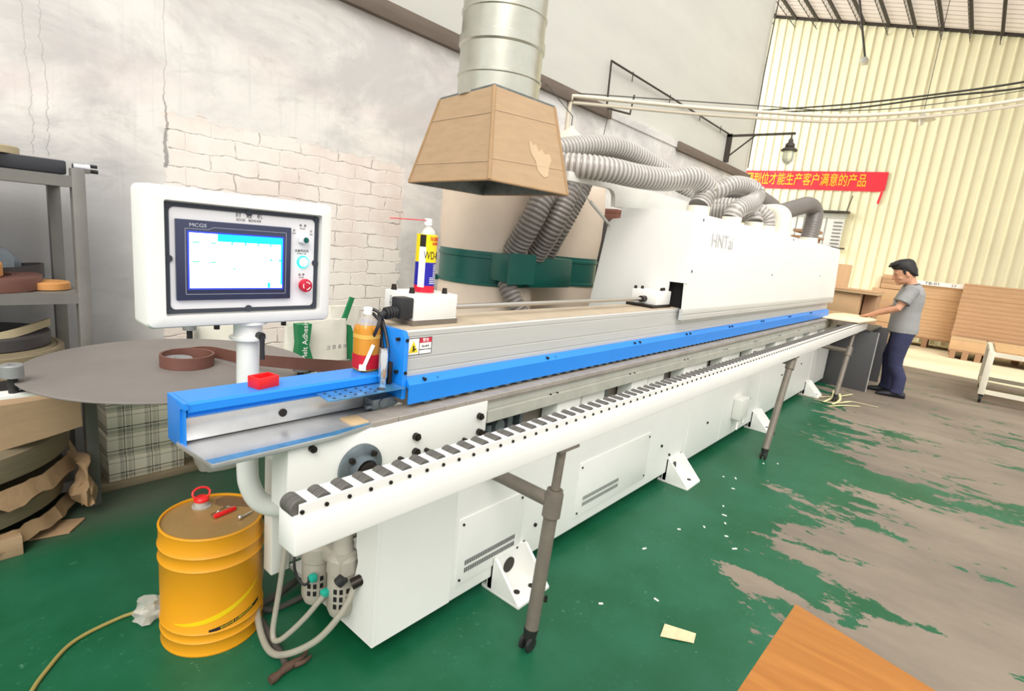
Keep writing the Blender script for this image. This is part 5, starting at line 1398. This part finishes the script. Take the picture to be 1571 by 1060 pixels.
# ------------------------------------------------------------------ floor things by the drum
t = thing('claw_hammer', 'worn claw hammer lying on the green floor by the near end of the machine', 'hammer', (0.82, 1.62, 0))
b = MB(); b.tube([(0.86, 1.82, 0.016), (0.85, 1.72, 0.016), (0.835, 1.60, 0.017), (0.825, 1.555, 0.018)], [0.015, 0.014, 0.011, 0.011], 14); obj('handle', b, HANDLE, t)
b = MB(); b.tube([(0.755, 1.525, 0.017), (0.775, 1.527, 0.018), (0.79, 1.53, 0.019), (0.82, 1.54, 0.020), (0.85, 1.54, 0.019)], [0.015, 0.015, 0.011, 0.016, 0.012], 14)
b.tube(smooth_path([(0.845, 1.545, 0.019), (0.875, 1.545, 0.018), (0.91, 1.565, 0.012)], 5), [0.012 - .0006 * i for i in range(11)], 10); b.tube(smooth_path([(0.845, 1.532, 0.019), (0.875, 1.525, 0.018), (0.91, 1.54, 0.010)], 5), [0.011 - .0006 * i for i in range(11)], 10)
obj('head', b, RUST, t)
b = MB(); b.tube(smooth_path([(0.10, 1.72, .008), (0.2, 1.95, .008), (0.27, 2.06, .008), (0.36, 2.15, .008), (0.50, 2.18, .008), (0.60, 2.165, .012), (0.66, 2.20, .02)], 10), 0.0065, 10); tag(obj('floor_hose', b, CABLEY), 'thin yellow-green hose curving over the floor towards the drum', 'hose')
random.seed(9); b = MB(); rings = []
for i in range(8):
    z = .004 + .085 * i / 7; rr = .05 * (1 - .5 * abs(i / 7 - .3))
    rings.append([Vector((0.575 + rr * cos(2 * pi * k / 14) * random.uniform(.7, 1.2), 2.115 + rr * sin(2 * pi * k / 14) * random.uniform(.7, 1.2), z + random.uniform(-.004, .006) + (.004 if i == 0 else 0))) for k in range(14)])
b.sweep(rings); tag(obj('crumpled_film', b, CLEAR), 'crumpled clear plastic film beside the yellow drum', 'plastic film')
b = MB(); b.poly([(1.99, 0.70, .004), (2.06, 0.715, .016), (2.12, 0.60, .005), (2.06, 0.585, .003), (2.02, 0.64, .007), (1.99, 0.70, .002), (2.06, 0.715, .014), (2.12, 0.60, .003), (2.06, 0.585, .001), (2.02, 0.64, .005)], [(0, 1, 2, 3, 4), (9, 8, 7, 6, 5)]); tag(obj('paper_scrap', b, M('buff_paper', (214, 200, 160), .8, var=.12, vs_=30)), 'torn tan paper scrap on the green floor near the orange table', 'paper')
for i, (px_, py_) in enumerate(((3.05, .93), (2.9, 1.02), (3.75, 1.0), (3.9, 1.12), (3.95, 1.05), (4.45, 1.0), (3.42, .95), (3.3, .90), (3.2, .86), (3.05, .80), (2.95, .72), (2.55, 1.06), (4.55, .92), (1.98, .98), (2.2, .82))):
    a = random.uniform(0, 3); b = MB(); b.obx((px_, py_, .0026), (random.uniform(.012, .03), .009, .003), Matrix.Rotation(a, 3, 'Z'))
    tag(obj('paper_chip', b, WHITEP), 'tiny white offcut chip scattered on the green floor beside the machine', 'offcut', 'white chips on the floor')
for i, (p0, p1, p2, lab) in enumerate((((7.35, 1.25, .01), (7.7, 1.05, .012), (8.05, .95, .012), 'rearmost pale edge strip on the floor by the far machine foot'), ((7.05, 1.02, .01), (7.25, .92, .01), (7.42, .78, .01), 'nearest pale edge strip on the floor at the far end of the machine'), ((7.45, .93, .018), (7.55, .85, .022), (7.62, .62, .012), 'pale edge strip pointing towards the man at the far leg'),
                                        ((7.15, 1.10, .022), (7.5, 1.08, .026), (7.95, 1.14, .024), 'pale edge strip lying across the others by the far foot'), ((7.1, 1.0, .03), (7.4, .98, .034), (7.8, 1.05, .032), 'yellowish edge strip on top of the far tangle'), ((7.2, 1.2, .016), (7.25, 1.02, .014), (7.5, .90, .018), 'curled edge strip in the far tangle'))):
    b = MB(); pts = smooth_path([p0, p1, p2], 8)
    rings = [[p + Vector((0, 0.012, -.002)), p + Vector((0, -0.012, -.002)), p + Vector((0, -0.012, .002)), p + Vector((0, 0.012, .002))] for p in pts]
    b.sweep(rings); tag(obj('edge_strip', b, SCRAP), lab, 'offcut', 'edge strip offcuts')

# ------------------------------------------------------------------ orange table in the corner
tb = thing('wooden_table', 'orange wood table whose corner shows at the bottom right', 'table', (0.9, -0.35, 0))
def tbl(mb, x0, x1, y0, y1, z0, z1, bev):
    mb.bx(x0, x1, y0, y1, z0, z1, bev)
    for v in mb.bm.verts: v.co.x += (v.co.y - 0.18) * 0.28 * 1.0; v.co.y += -(v.co.x - 1.39) * 0.03
b = MB(); tbl(b, 0.35, 1.39, -0.75, 0.18, 0.722, 0.75, 0.0015); obj('table_top', b, WOOD, tb)
for x, y in ((1.10, 0.08), (0.40, 0.08), (0.95, -0.7), (0.3, -0.7)):
    b = MB(); b.bx(x - .025, x + .025, y - .025, y + .025, 0, 0.722, .003); obj('leg', b, GSHELF, tb)

# ------------------------------------------------------------------ lamps, pipes and wires
bk = thing('lamp_bracket', 'dark angle-iron bracket with arm on the left wall beside the red banner', 'bracket', (10.08, 3.85, 3.25))
b = MB(); b.bx(10.06, 10.10, 3.81, 3.9, 3.22, 3.70); b.bx(10.06, 10.10, 2.78, 3.9, 3.65, 3.685); obj('arm', b, BRKT, bk)
b = MB(); b.cyl((10.08, 3.82, 3.33), (10.08, 3.42, 3.66), 0.014, seg=8); obj('brace', b, BRKT, bk)
lp = thing('caged_lamp', 'dark pendant lamp with clear glass jar hanging from the bracket arm', 'lamp', (10.08, 2.83, 3.2))
b = MB(); b.lathe([(0.01, 3.65), (0.012, 3.60), (0.035, 3.57), (0.04, 3.53), (0.07, 3.50), (0.075, 3.46), (0.055, 3.455), (0.09, 3.44), (0.125, 3.41), (0.125, 3.39), (0.02, 3.385)], (10.08, 2.83, 0), 24); obj('lamp_cap', b, BRKT, lp)
b = MB(); b.lathe([(0.085, 3.385), (0.088, 3.30), (0.075, 3.24), (0.045, 3.20), (0.002, 3.19)], (10.08, 2.83, 0), 24); obj('glass_jar', b, GLASS, lp)
b = MB()
for k in range(6):
    a = 2 * pi * k / 6; b.tube(smooth_path([(10.08 + .095 * cos(a), 2.83 + .095 * sin(a), 3.39), (10.08 + .098 * cos(a), 2.83 + .098 * sin(a), 3.30), (10.08 + .06 * cos(a), 2.83 + .06 * sin(a), 3.20), (10.08, 2.83, 3.175)], 5), 0.004, 6)
obj('cage', b, RAILG, lp)
def pendant(x, y, z, ztop, label, xo=0, yo=0):
    t = thing('pendant_lamp', label, 'lamp', (x, y, z), 'far pendant lamps')
    b = MB(); b.lathe([(0.02, z + .12), (0.03, z + .08), (0.06, z + .06), (0.20, z + .0), (0.21, z - .012), (0.05, z + .04), (0.002, z + .04)], (x, y, 0), 28); obj('lamp_shade', b, RAILG, t)
    b = MB(); b.ball((x, y, z - .03), (.05, .05, .09)); obj('bulb', b, PVCW, t)
    b = MB(); b.tube([(x, y, z + .12), (x + xo, y + yo, ztop)], 0.006 if xo == 0 else 0.02, 6); obj('lamp_rod', b, BRKT, t)
pendant(13.0, 1.43, 4.45, 7.1, 'small cone shaped pendant lamp in front of the cream wall')
t = thing('ceiling_spotlight', 'small lamp head on a long rod hanging from the far roof', 'lamp', (14.0, 2.78, 5.9))
b = MB(); b.bx(13.9, 14.12, 2.72, 2.84, 5.84, 5.96, .02); obj('lamp_head', b, RAILG, t)
b = MB(); b.tube([(14.0, 2.78, 5.95), (13.6, 3.1, 7.25), (13.5, 3.2, 7.5)], 0.022, 8); obj('lamp_rod', b, BRKT, t)
pp = [(5.2, 3.80, 3.13), (5.67, 3.41, 3.16), (6.27, 2.9, 3.20), (6.9, 2.38, 3.26), (7.81, 1.61, 3.37), (8.83, .76, 3.62), (9.68, .05, 3.89), (10.6, -.7, 4.25)]
b = MB(); b.tube([(5.2, 3.825, 2.55)] + [(5.2, 3.825, 3.02), (5.2, 3.82, 3.09)] + smooth_path(pp, 8), 0.022, 12); tag(obj('upper_conduit', b, PIPEP), 'white conduit running up the left wall then sagging across the shop', 'conduit', 'conduits across the shop')
b = MB(); b.tube(smooth_path([Vector(p) + Vector((0.03, 0.02, -.06)) for p in pp], 8), 0.018, 12); tag(obj('lower_conduit', b, PIPEP), 'second white conduit sagging just under the first across the shop', 'conduit', 'conduits across the shop')
b = MB(); b.tube(smooth_path([(5.3, 3.80, 3.18), (6.9, 2.4, 3.33), (7.81, 1.63, 3.43), (8.83, .78, 3.70), (10.6, -.66, 4.33)], 8), 0.006, 6); tag(obj('conduit_wire', b, WIRE), 'thin dark wire running along the top of the white conduits', 'cable')
cw = [(11.3, 3.84, 4.37), (10.32, 2.16, 4.13), (9.56, .87, 4.0), (9.11, .09, 3.95), (8.7, -.6, 3.95)]
for dz, lab in ((0, 'upper black cable crossing in front of the cream wall'), (-.055, 'lower black cable crossing in front of the cream wall')):
    b = MB(); b.tube(smooth_path([Vector(p) + Vector((0, 0, dz * (.7 + .5 * (i % 2)))) for i, p in enumerate(cw)], 8), 0.013, 8); tag(obj('black_cable', b, WIRE), lab, 'cable', 'black cables')
b = MB(); b.tube([(5.97, 3.84, 3.2), (5.95, 3.84, 3.71), (8.0, 3.86, 3.71), (10.1, 3.86, 3.69)], 0.013, 8)
b.tube([(5.97, 3.86, 3.2), (5.9, 3.7, 3.14)], .011, 6); b.tube([(5.9, 3.7, 3.14), (6.3, 3.7, 3.18), (6.38, 3.72, 3.42)], .013, 6)
for xx in (6.5, 7.6, 8.7, 9.6): b.tube([(xx, 3.85, 3.74), (xx, 3.85, 3.62)], .006, 6)
tag(obj('wall_pipe_frame', b, BRKT), 'thin pipe frame fixed along the grey upper wall above the beam', 'pipe')
b = MB(); b.tube([(11.3, 3.82, 7.4), (11.2, 3.84, 5.0), (11.22, 3.84, 3.3)], 0.012, 8); tag(obj('corner_cable', b, WIRE), 'dark cable hanging straight down near the end of the left wall', 'cable')
b = MB(); b.tube([(5.9, 3.75, 3.16), (4.6, 2.98, 2.35), (4.35, 2.9, 2.2)], 0.004, 6); tag(obj('support_string', b, WIRE), 'dark string from the wall beam down to the rear cloth bag', 'string')

# ------------------------------------------------------------------ red banner
bn = thing('red_banner', 'red banner with yellow Chinese slogan on the cream wall', 'banner', (16.66, 4.0, 3.55))
v = []; f = []; n = 30
for k in range(n + 1):
    y = 6.6 - (6.6 - 2.26) * k / n; u = k / n; x = 16.652 + .006 * sin(k * 1.3)
    zt = 4.09 - .05 * u; zb = 3.62 - .06 * u + (.03 if k == n else 0)
    v += [(x, y, zb), (x, y, zt), (x - .004, y, zb), (x - .004, y, zt)]
for k in range(n):
    i = 4 * k; j = i + 4; f += [(i, i + 1, j + 1, j), (i + 2, j + 2, j + 3, i + 3), (i, j, j + 2, i + 2), (i + 1, i + 3, j + 3, j + 1)]
f += [(0, 2, 3, 1), (4 * n, 4 * n + 1, 4 * n + 3, 4 * n + 2)]
b = MB(); b.poly(v, f); b.obx((16.65, 2.33, 3.42), (.008, .05, .3), Matrix.Rotation(.15, 3, 'X')); obj('cloth', b, BANRED, bn)
b = MB(); b.text('管理到位才能生产客户满意的产品', 0.345, (16.638, 4.30, 3.825), (0, -1, -.012), (0, 0, 1), 0.002, sx=0.625); obj('slogan', b, BANYEL, bn)

# ------------------------------------------------------------------ board stacks at the back
def stack(x0, x1, y0, y1, z0, zs, mats, label, name='board_stack', group='board stacks along the back wall', pallet=True, jit=.006):
    t = thing(name, label, 'board stack', ((x0 + x1) / 2, (y0 + y1) / 2, 0), group)
    z = z0; k = 0
    for h in zs:
        dx, dy = random.uniform(-jit, jit), random.uniform(-jit, jit)
        b = MB(); b.bx(x0 + dx, x1 + dx, y0 + dy, y1 + dy, z, z + h - .001, .002); obj('board_layer', b, mats[k % len(mats)], t); z += h; k += 1
    if pallet:
        b = MB()
        for yy in (y0 + .03, (y0 + y1) / 2 - .05, y1 - .13): b.bx(x0, x1, yy, yy + .1, 0, z0 - .03)
        b.bx(x0, x1, y0, y1, z0 - .03, z0 - .002); obj('pallet', b, BOARD2, t)
    return t, z
random.seed(21)
tA, zA = stack(15.45, 16.3, 0.10, 1.27, 0.24, [.08] * 15, [BOARD3], 'tall brown board stack with white label strip behind the man')
b = MB(); b.bx(15.40, 15.435, 0.19, 1.32, 1.41, 1.50); lb = obj('label_strip', b, PAPERW, tA)
b = MB(); b.text('TB-01', 0.085, (15.398, 0.80, 1.455), (0, -1, 0), (0, 0, 1), 0.001, sx=1.3); b.text('2.3', 0.07, (15.398, 0.42, 1.455), (0, -1, 0), (0, 0, 1), 0.001); obj('label_code', b, INKB, lb)
stack(14.9, 15.4, -0.95, 0.24, 0.42, [.09] * 12 + [.04], [BOARD], 'wide brown board stack right of the labelled one')
stack(14.95, 15.9, -2.3, -1.0, 0.42, [.10] * 13, [BOARD], 'brown board stack at the right edge of the picture')
stack(14.25, 14.85, -0.35, 0.22, 0.20, [.20, .03], [BOARD3, PLYE], 'low brown carton on a pallet in front of the wide stack', group='low cartons on pallets')
stack(14.25, 14.85, -1.9, -0.38, 0.20, [.20, .03], [BOARD, PLYE], 'long low brown carton on a pallet at the right edge', group='low cartons on pallets')
stack(14.8, 15.3, 0.9, 1.35, 0.16, [.07, .05], [PLYE, PLY], 'few pale boards lying low behind the man', group='low cartons on pallets')
stack(12.9, 13.6, 1.02, 1.60, 0.20, [.22, .22, .22, .2, .22], [BOARD3, BOARD], 'brown carton stack just left of the man, smaller cartons on top')
stack(12.95, 13.5, 1.03, 1.47, 1.29, [.09, .09, .09], [BOARD3, BOARD], 'small flat cartons on top of the stack left of the man', group='cartons on stacks', pallet=False)
b = MB(); b.bx(13.0, 13.3, 1.48, 1.58, 1.28, 1.52, .003)
tag(obj('pale_board', b, PLY), 'pale upright board on the stack left of the man', 'board')
stack(10.5, 11.2, 1.42, 2.0, 0.0, [.29, .29, .29, .33], [BOARD3], 'brown cartons stacked behind the far end of the machine', pallet=False)
stack(10.45, 11.3, 1.20, 2.0, 1.205, [.028, .028], [PLYE, BOARD], 'two flat boards laid on the cartons behind the far end of the machine', group='cartons on stacks', pallet=False)
b = MB(); b.bx(11.32, 11.9, 1.85, 2.6, 0, 1.66, .004); tag(obj('tall_carton', b, BOARD3), 'tall tan carton half hidden behind the far end of the hood', 'carton')
b = MB(); b.bx(10.7, 11.2, 1.22, 1.40, 0.0, 1.20, .004); tag(obj('upright_carton', b, BOARD2), 'narrow upright carton beside the stack behind the machine end', 'carton')
b = MB(); b.bx(8.55, 8.95, 1.85, 2.15, 2.02, 2.06); b.bx(8.5, 8.95, 1.82, 2.15, 1.94, 1.97); b.bx(8.5, 8.9, 1.85, 2.1, 0, 1.94); b.bx(8.55, 8.7, 1.9, 2.0, 1.96, 2.03)
tag(obj('wooden_crate', b, BOARD2), 'brown boards showing above the far end of the hood', 'board')

# ------------------------------------------------------------------ dark outfeed table, board being fed, trolley
ot = thing('dark_outfeed_table', 'dark grey panel table at the far end of the machine by the man', 'table', (8.9, 1.15, 0))
b = MB(); b.bx(8.455, 8.475, 0.86, 1.52, 0, 0.80, .001); obj('near_panel', b, DGREY, ot)
b = MB(); b.bx(8.456, 8.474, 0.852, 0.860, 0, 0.80); obj('edge_band', b, ALU, ot)
b = MB(); b.bx(9.45, 9.47, 0.84, 1.52, 0, 0.80, .001); obj('far_panel', b, DGREY, ot)
b = MB(); b.bx(8.46, 9.47, 1.5, 1.52, 0.2, 0.80); b.bx(8.44, 9.48, 0.95, 1.53, 0.80, 0.82); obj('rear_panel', b, DGREY, ot)
b = MB()
pts = [(7.55, 0.99), (8.30, 0.90), (8.62, 1.02), (8.72, 1.18), (8.68, 1.33), (8.4, 1.40), (8.0, 1.40), (7.6, 1.395), (7.5, 1.39)]
b.prism(pts, 'z', 0.958, 0.978, bev=.002, mi=0)
bo = obj('fed_board', b, PLY); tag(bo, 'pale curved board coming out of the machine into the hands of the man', 'board')
tr = thing('trolley', 'cream steel frame trolley on casters with wooden top at the right edge', 'trolley', (10.25, -0.75, 0))
TX0, TX1, TY0, TY1, TZ2 = 9.5, 11.0, -1.4, -0.28, 0.70
for x in (TX0, TX1 - .06):
    for y in (TY0, TY1 - .06):
        b = MB(); b.bx(x - .02, x + .07, y, y + .07, 0.12, TZ2, .004); obj('post', b, CREAMP, tr)
        b = MB(); b.lathe([(0.01, -.015), (0.05, -.016), (0.055, -.01), (0.055, .01), (0.05, .016), (0.01, .015)], (x + .05, y + .03, .055), 20, T=Matrix.Rotation(pi / 2, 3, 'X')); b.bx(x + .005, x + .055, y + .005, y + .055, .09, .122); obj('caster', b, CASTER, tr)
for zz in (0.13, TZ2 - .06):
    b = MB(); b.bx(TX0, TX1, TY1 - .055, TY1 - .005, zz, zz + .055); b.bx(TX0, TX1, TY0 + .005, TY0 + .055, zz, zz + .055); b.bx(TX0 + .005, TX0 + .055, TY0, TY1, zz, zz + .055); b.bx(TX1 - .055, TX1 - .005, TY0, TY1, zz, zz + .055); obj('frame', b, CREAMP, tr)
b = MB(); b.bx(TX0 + .06, TX1, TY0, TY1 - .06, TZ2, TZ2 + .02, .003); obj('deck_board', b, WOODT, tr)

# ------------------------------------------------------------------ the man
PL = Vector((8.68, 0.63, 0.0))
man = thing('person', 'young man in grey polo shirt and navy trousers feeding the pale board with both hands', 'person', (0, 0, 0))
def ell(p, t, rx, ry, ref, n=18):
    t = Vector(t).normalized(); x = Vector(ref) - t * Vector(ref).dot(t); x.normalize(); y = t.cross(x)
    return [Vector(p) + x * rx * cos(2 * pi * k / n) + y * ry * sin(2 * pi * k / n) for k in range(n)]
def limb(mb, pts, rad, ref=(1, 0, 0), n=18):
    pts = [Vector(p) for p in pts]; rings = []
    for i, p in enumerate(pts):
        t = pts[min(i + 1, len(pts) - 1)] - pts[max(i - 1, 0)]
        r = rad[i]; r = r if isinstance(r, tuple) else (r, r)
        rings.append(ell(p, t, r[0], r[1], ref, n))
    mb.sweep(rings)
# local frame: x to his right, y forward (towards the machine), z up
SHd = {1: Vector((.185, .02, 1.385)), -1: Vector((-.185, .03, 1.385))}
HND = {1: Vector((.19, .36, .985)), -1: Vector((-.10, .42, .99))}
ELB = {1: Vector((.25, .08, 1.15)), -1: Vector((-.25, .13, 1.15))}
b = MB()
limb(b, [(0, 0, .86), (0, 0, .94), (0, .01, 1.04), (0, .02, 1.16), (0, .015, 1.28), (0, .0, 1.38), (0, .01, 1.42), (0, .03, 1.47), (0, .055, 1.53)],
     [(.15, .10), (.165, .115), (.15, .11), (.155, .115), (.17, .12), (.165, .10), (.10, .075), (.056, .058), (.054, .058)])
def head_rings():
    out = []
    for z, rx, ry, dy in ((1.475, .02, .03, .06), (1.482, .042, .055, .075), (1.50, .056, .078, .085), (1.53, .066, .090, .078), (1.57, .073, .096, .073), (1.61, .076, .100, .068), (1.65, .074, .098, .062), (1.68, .064, .086, .058), (1.70, .045, .062, .054), (1.71, .015, .02, .05)):
        out.append([Vector((rx * cos(2 * pi * k / 24), dy + ry * sin(2 * pi * k / 24), z)) for k in range(24)])
    return out
hm = MB(); hm.sweep(head_rings())
limb(hm, [(0, .165, 1.60), (0, .178, 1.575), (0, .188, 1.555), (0, .172, 1.545)], [.008, .011, .014, .009], n=10)   # nose
hm.ball((0, .163, 1.522), (.022, .012, .008)); hm.ball((0, .160, 1.511), (.02, .012, .007)); hm.ball((0, .150, 1.487), (.022, .018, .014))
for s in (1, -1):
    hm.ball((s * .076, .062, 1.575), (.012, .018, .030)); hm.ball((s * .03, .150, 1.607), (.024, .014, .008)); hm.ball((s * .045, .125, 1.55), (.024, .026, .02))
HR = Matrix.Translation((0, .04, 1.49)) @ Matrix.Rotation(R(-20), 4, 'X') @ Matrix.Rotation(R(4), 4, 'Z') @ Matrix.Diagonal((1.04, 1.06, 1.16, 1)) @ Matrix.Translation((0, -.04, -1.49))
b.merge(hm, HR)
for s in (1, -1):
    S_, E_, H_ = SHd[s], ELB[s], HND[s]
    W_ = H_ + (E_ - H_).normalized() * .085
    limb(b, [S_ + Vector((-s * .06, 0, .01)), S_, S_ + (E_ - S_) * .3, S_ + (E_ - S_) * .7, E_, E_ + (W_ - E_) * .25, E_ + (W_ - E_) * .65, W_], [.055, .056, .05, .043, .040, .042, .034, .026], ref=(0, 0, 1))
    d = (H_ - W_).normalized(); up = Vector((0, 0, 1)); up = (up - d * up.dot(d)).normalized(); side = d.cross(up)
    limb(b, [W_ - d * .01, W_ + d * .03, W_ + d * .07, W_ + d * .095], [(.026, .020), (.036, .018), (.042, .016), (.040, .012)], ref=side, n=14)
    for q, (off, L) in enumerate(((-.030, .062), (-.010, .072), (.010, .068), (.030, .052))):
        p0 = W_ + d * .085 + side * off
        limb(b, [p0, p0 + d * L * .45 + up * .004, p0 + d * L * .8 - up * .006, p0 + d * L - up * .016], [.0095, .009, .008, .006], ref=side, n=8)
    ts = -1 if s == 1 else 1
    ts = ts if side.x * 1 > 0 else -ts
    p0 = W_ + d * .03 + side * ts * .028
    limb(b, [p0, p0 + d * .03 + side * ts * .02 - up * .008, p0 + d * .058 + side * ts * .022 - up * .016], [.012, .010, .007], ref=up, n=8)
    hx = s * .088
    kx, ky = s * .10, .05 if s == 1 else .02
    ax, ay = s * .11, (.02 if s == 1 else -.06)
    limb(b, [(hx, 0, .93), (hx, .005, .80), (s * .095, .02, .65), (kx, ky, .50), (kx, ky - .01, .40), (s * .105, ay, .26), (ax, ay - .01, .10), (ax, ay - .01, .05)], [.085, .086, .074, .056, .055, .052, .036, .036], ref=(1, 0, 0))
    limb(b, [(ax, ay - .06, .035), (ax, ay, .04), (ax, ay + .08, .03), (ax, ay + .15, .022)], [.03, .036, .034, .022], ref=(1, 0, 0))
bo_ = obj('body', b, SKIN, man)
md = bo_.modifiers.new('remesh', 'REMESH'); md.mode = 'VOXEL'; md.voxel_size = 0.0055; md.use_smooth_shade = True
sm = bo_.modifiers.new('smooth', 'SMOOTH'); sm.factor = .5; sm.iterations = 2
dg = bpy.context.evaluated_depsgraph_get(); dg.update()
me = bpy.data.meshes.new_from_object(bo_.evaluated_get(dg)); old = bo_.data; bo_.modifiers.clear(); bo_.data = me; me.name = 'body'; bpy.data.meshes.remove(old)
for p in me.polygons: p.use_smooth = True
# shirt
b = MB()
limb(b, [(0, .005, .835), (0, .005, .90), (0, .01, 1.0), (0, .015, 1.12), (0, .01, 1.26), (0, .0, 1.36), (0, .0, 1.405), (0, .01, 1.435), (0, .018, 1.445)],
     [(.185, .145), (.188, .148), (.180, .142), (.178, .140), (.192, .142), (.198, .122), (.165, .10), (.09, .078), (.068, .066)], n=32)
for s in (1, -1):
    S_, E_ = SHd[s], ELB[s]
    limb(b, [S_ + Vector((-s * .10, 0, .0)), S_ + Vector((s * .01, 0, .0)), S_ + (E_ - S_) * .35, S_ + (E_ - S_) * .68], [.075, .074, .072, .072], ref=(0, 0, 1))
shm = obj('polo_shirt', b, SHIRT, man)
md = shm.modifiers.new('remesh', 'REMESH'); md.mode = 'VOXEL'; md.voxel_size = 0.008; md.use_smooth_shade = True
sm = shm.modifiers.new('smooth', 'SMOOTH'); sm.factor = .5; sm.iterations = 4
dg = bpy.context.evaluated_depsgraph_get(); dg.update()
me = bpy.data.meshes.new_from_object(shm.evaluated_get(dg)); old = shm.data; shm.modifiers.clear(); shm.data = me; bpy.data.meshes.remove(old)
for p in me.polygons: p.use_smooth = True
b = MB(); b.tube([Vector((.066 * cos(2 * pi * k / 20), .022 + .068 * sin(2 * pi * k / 20), 1.452 - .018 * sin(2 * pi * k / 20))) for k in range(20)], .013, 8, closed=True)
for s in (1, -1):
    c = SHd[s] + (ELB[s] - SHd[s]) * .68; t_ = (ELB[s] - SHd[s]).normalized()
    rg = ell(c, t_, .072, .072, (0, 0, 1), 20); b.tube(rg, .005, 6, closed=True)
obj('collar', b, COLLAR, man)
# trousers
b = MB()
limb(b, [(0, 0, .80), (0, 0, .86), (0, .0, .93), (0, .0, .98)], [(.165, .118), (.175, .128), (.168, .125), (.160, .118)], n=28)
for s in (1, -1):
    kx, ky = s * .10, .05 if s == 1 else .02
    ax, ay = s * .11, (.02 if s == 1 else -.06)
    limb(b, [(s * .082, 0, .92), (s * .086, .003, .80), (s * .095, .018, .65), (kx, ky, .50), (kx, ky - .01, .40), (s * .105, ay + .005, .26), (ax, ay, .12), (ax, ay + .01, .055)], [.098, .102, .092, .078, .074, .070, .066, .070])
trm = obj('trousers', b, DENIM, man)
md = trm.modifiers.new('remesh', 'REMESH'); md.mode = 'VOXEL'; md.voxel_size = 0.009; md.use_smooth_shade = True
sm = trm.modifiers.new('smooth', 'SMOOTH'); sm.factor = .5; sm.iterations = 3
dg = bpy.context.evaluated_depsgraph_get(); dg.update()
me = bpy.data.meshes.new_from_object(trm.evaluated_get(dg)); old = trm.data; trm.modifiers.clear(); trm.data = me; bpy.data.meshes.remove(old)
for p in me.polygons: p.use_smooth = True
for s in (1, -1):
    ax, ay = s * .11, (.02 if s == 1 else -.06)
    b = MB(); rings = []
    for yy, w, h in ((-.09, .022, .05), (-.08, .036, .075), (-.03, .042, .09), (.03, .044, .085), (.09, .048, .065), (.15, .046, .05), (.185, .034, .035), (.195, .012, .02)):
        rings.append([Vector((ax + w * math.copysign(abs(cos(2 * pi * k / 18)) ** .7, cos(2 * pi * k / 18)), ay + yy, max(.001, h * .5 + h * .5 * sin(2 * pi * k / 18)))) for k in range(18)])
    b.sweep(rings); obj('shoe', b, SHOE, man)
# hair, eyes, mouth
hb = MB(); rings = []
for z, rx, ry, dy in ((1.545, .060, .034, -.008), (1.575, .076, .048, .008), (1.60, .081, .068, .022), (1.625, .083, .088, .040), (1.645, .084, .100, .054), (1.67, .083, .108, .064), (1.695, .078, .108, .066), (1.72, .066, .096, .066), (1.74, .044, .068, .064), (1.748, .01, .02, .062)):
    rings.append([Vector((rx * cos(2 * pi * k / 28) * random.uniform(.97, 1.04), dy + ry * sin(2 * pi * k / 28) * random.uniform(.97, 1.04), z + random.uniform(-.003, .003))) for k in range(28)])
hb.sweep(rings)
for k in range(9):
    xx = -.05 + .0125 * k
    limb(hb, [(xx, .11, 1.71), (xx * 1.05, .158, 1.708), (xx * 1.1, .188, 1.688)], [.026, .024, .007], n=8)
for s in (1, -1): limb(hb, [(s * .074, .075, 1.64), (s * .078, .085, 1.61), (s * .076, .085, 1.58)], [(.012, .02), (.008, .014), (.004, .006)], n=8)
tmp = MB(); tmp.merge(hb, HR); obj('hair', tmp, HAIR, man, sharp=70)
eb = MB()
for s in (1, -1):
    eb.ball((s * .031, .156, 1.588), (.013, .006, .004)); eb.obx((s * .033, .160, 1.606), (.032, .006, .006), Matrix.Rotation(s * .12, 3, 'Y'))
tmp = MB(); tmp.merge(eb, HR); obj('eyes_and_brows', tmp, HAIR, man)
eb = MB(); eb.ball((0, .168, 1.517), (.02, .007, .004)); tmp = MB(); tmp.merge(eb, HR); obj('mouth', tmp, LIPS, man)
man.location = PL
man.rotation_euler = (0, 0, R(12))
man.scale = (1.16, 1.14, 1.0)

random.seed(3)
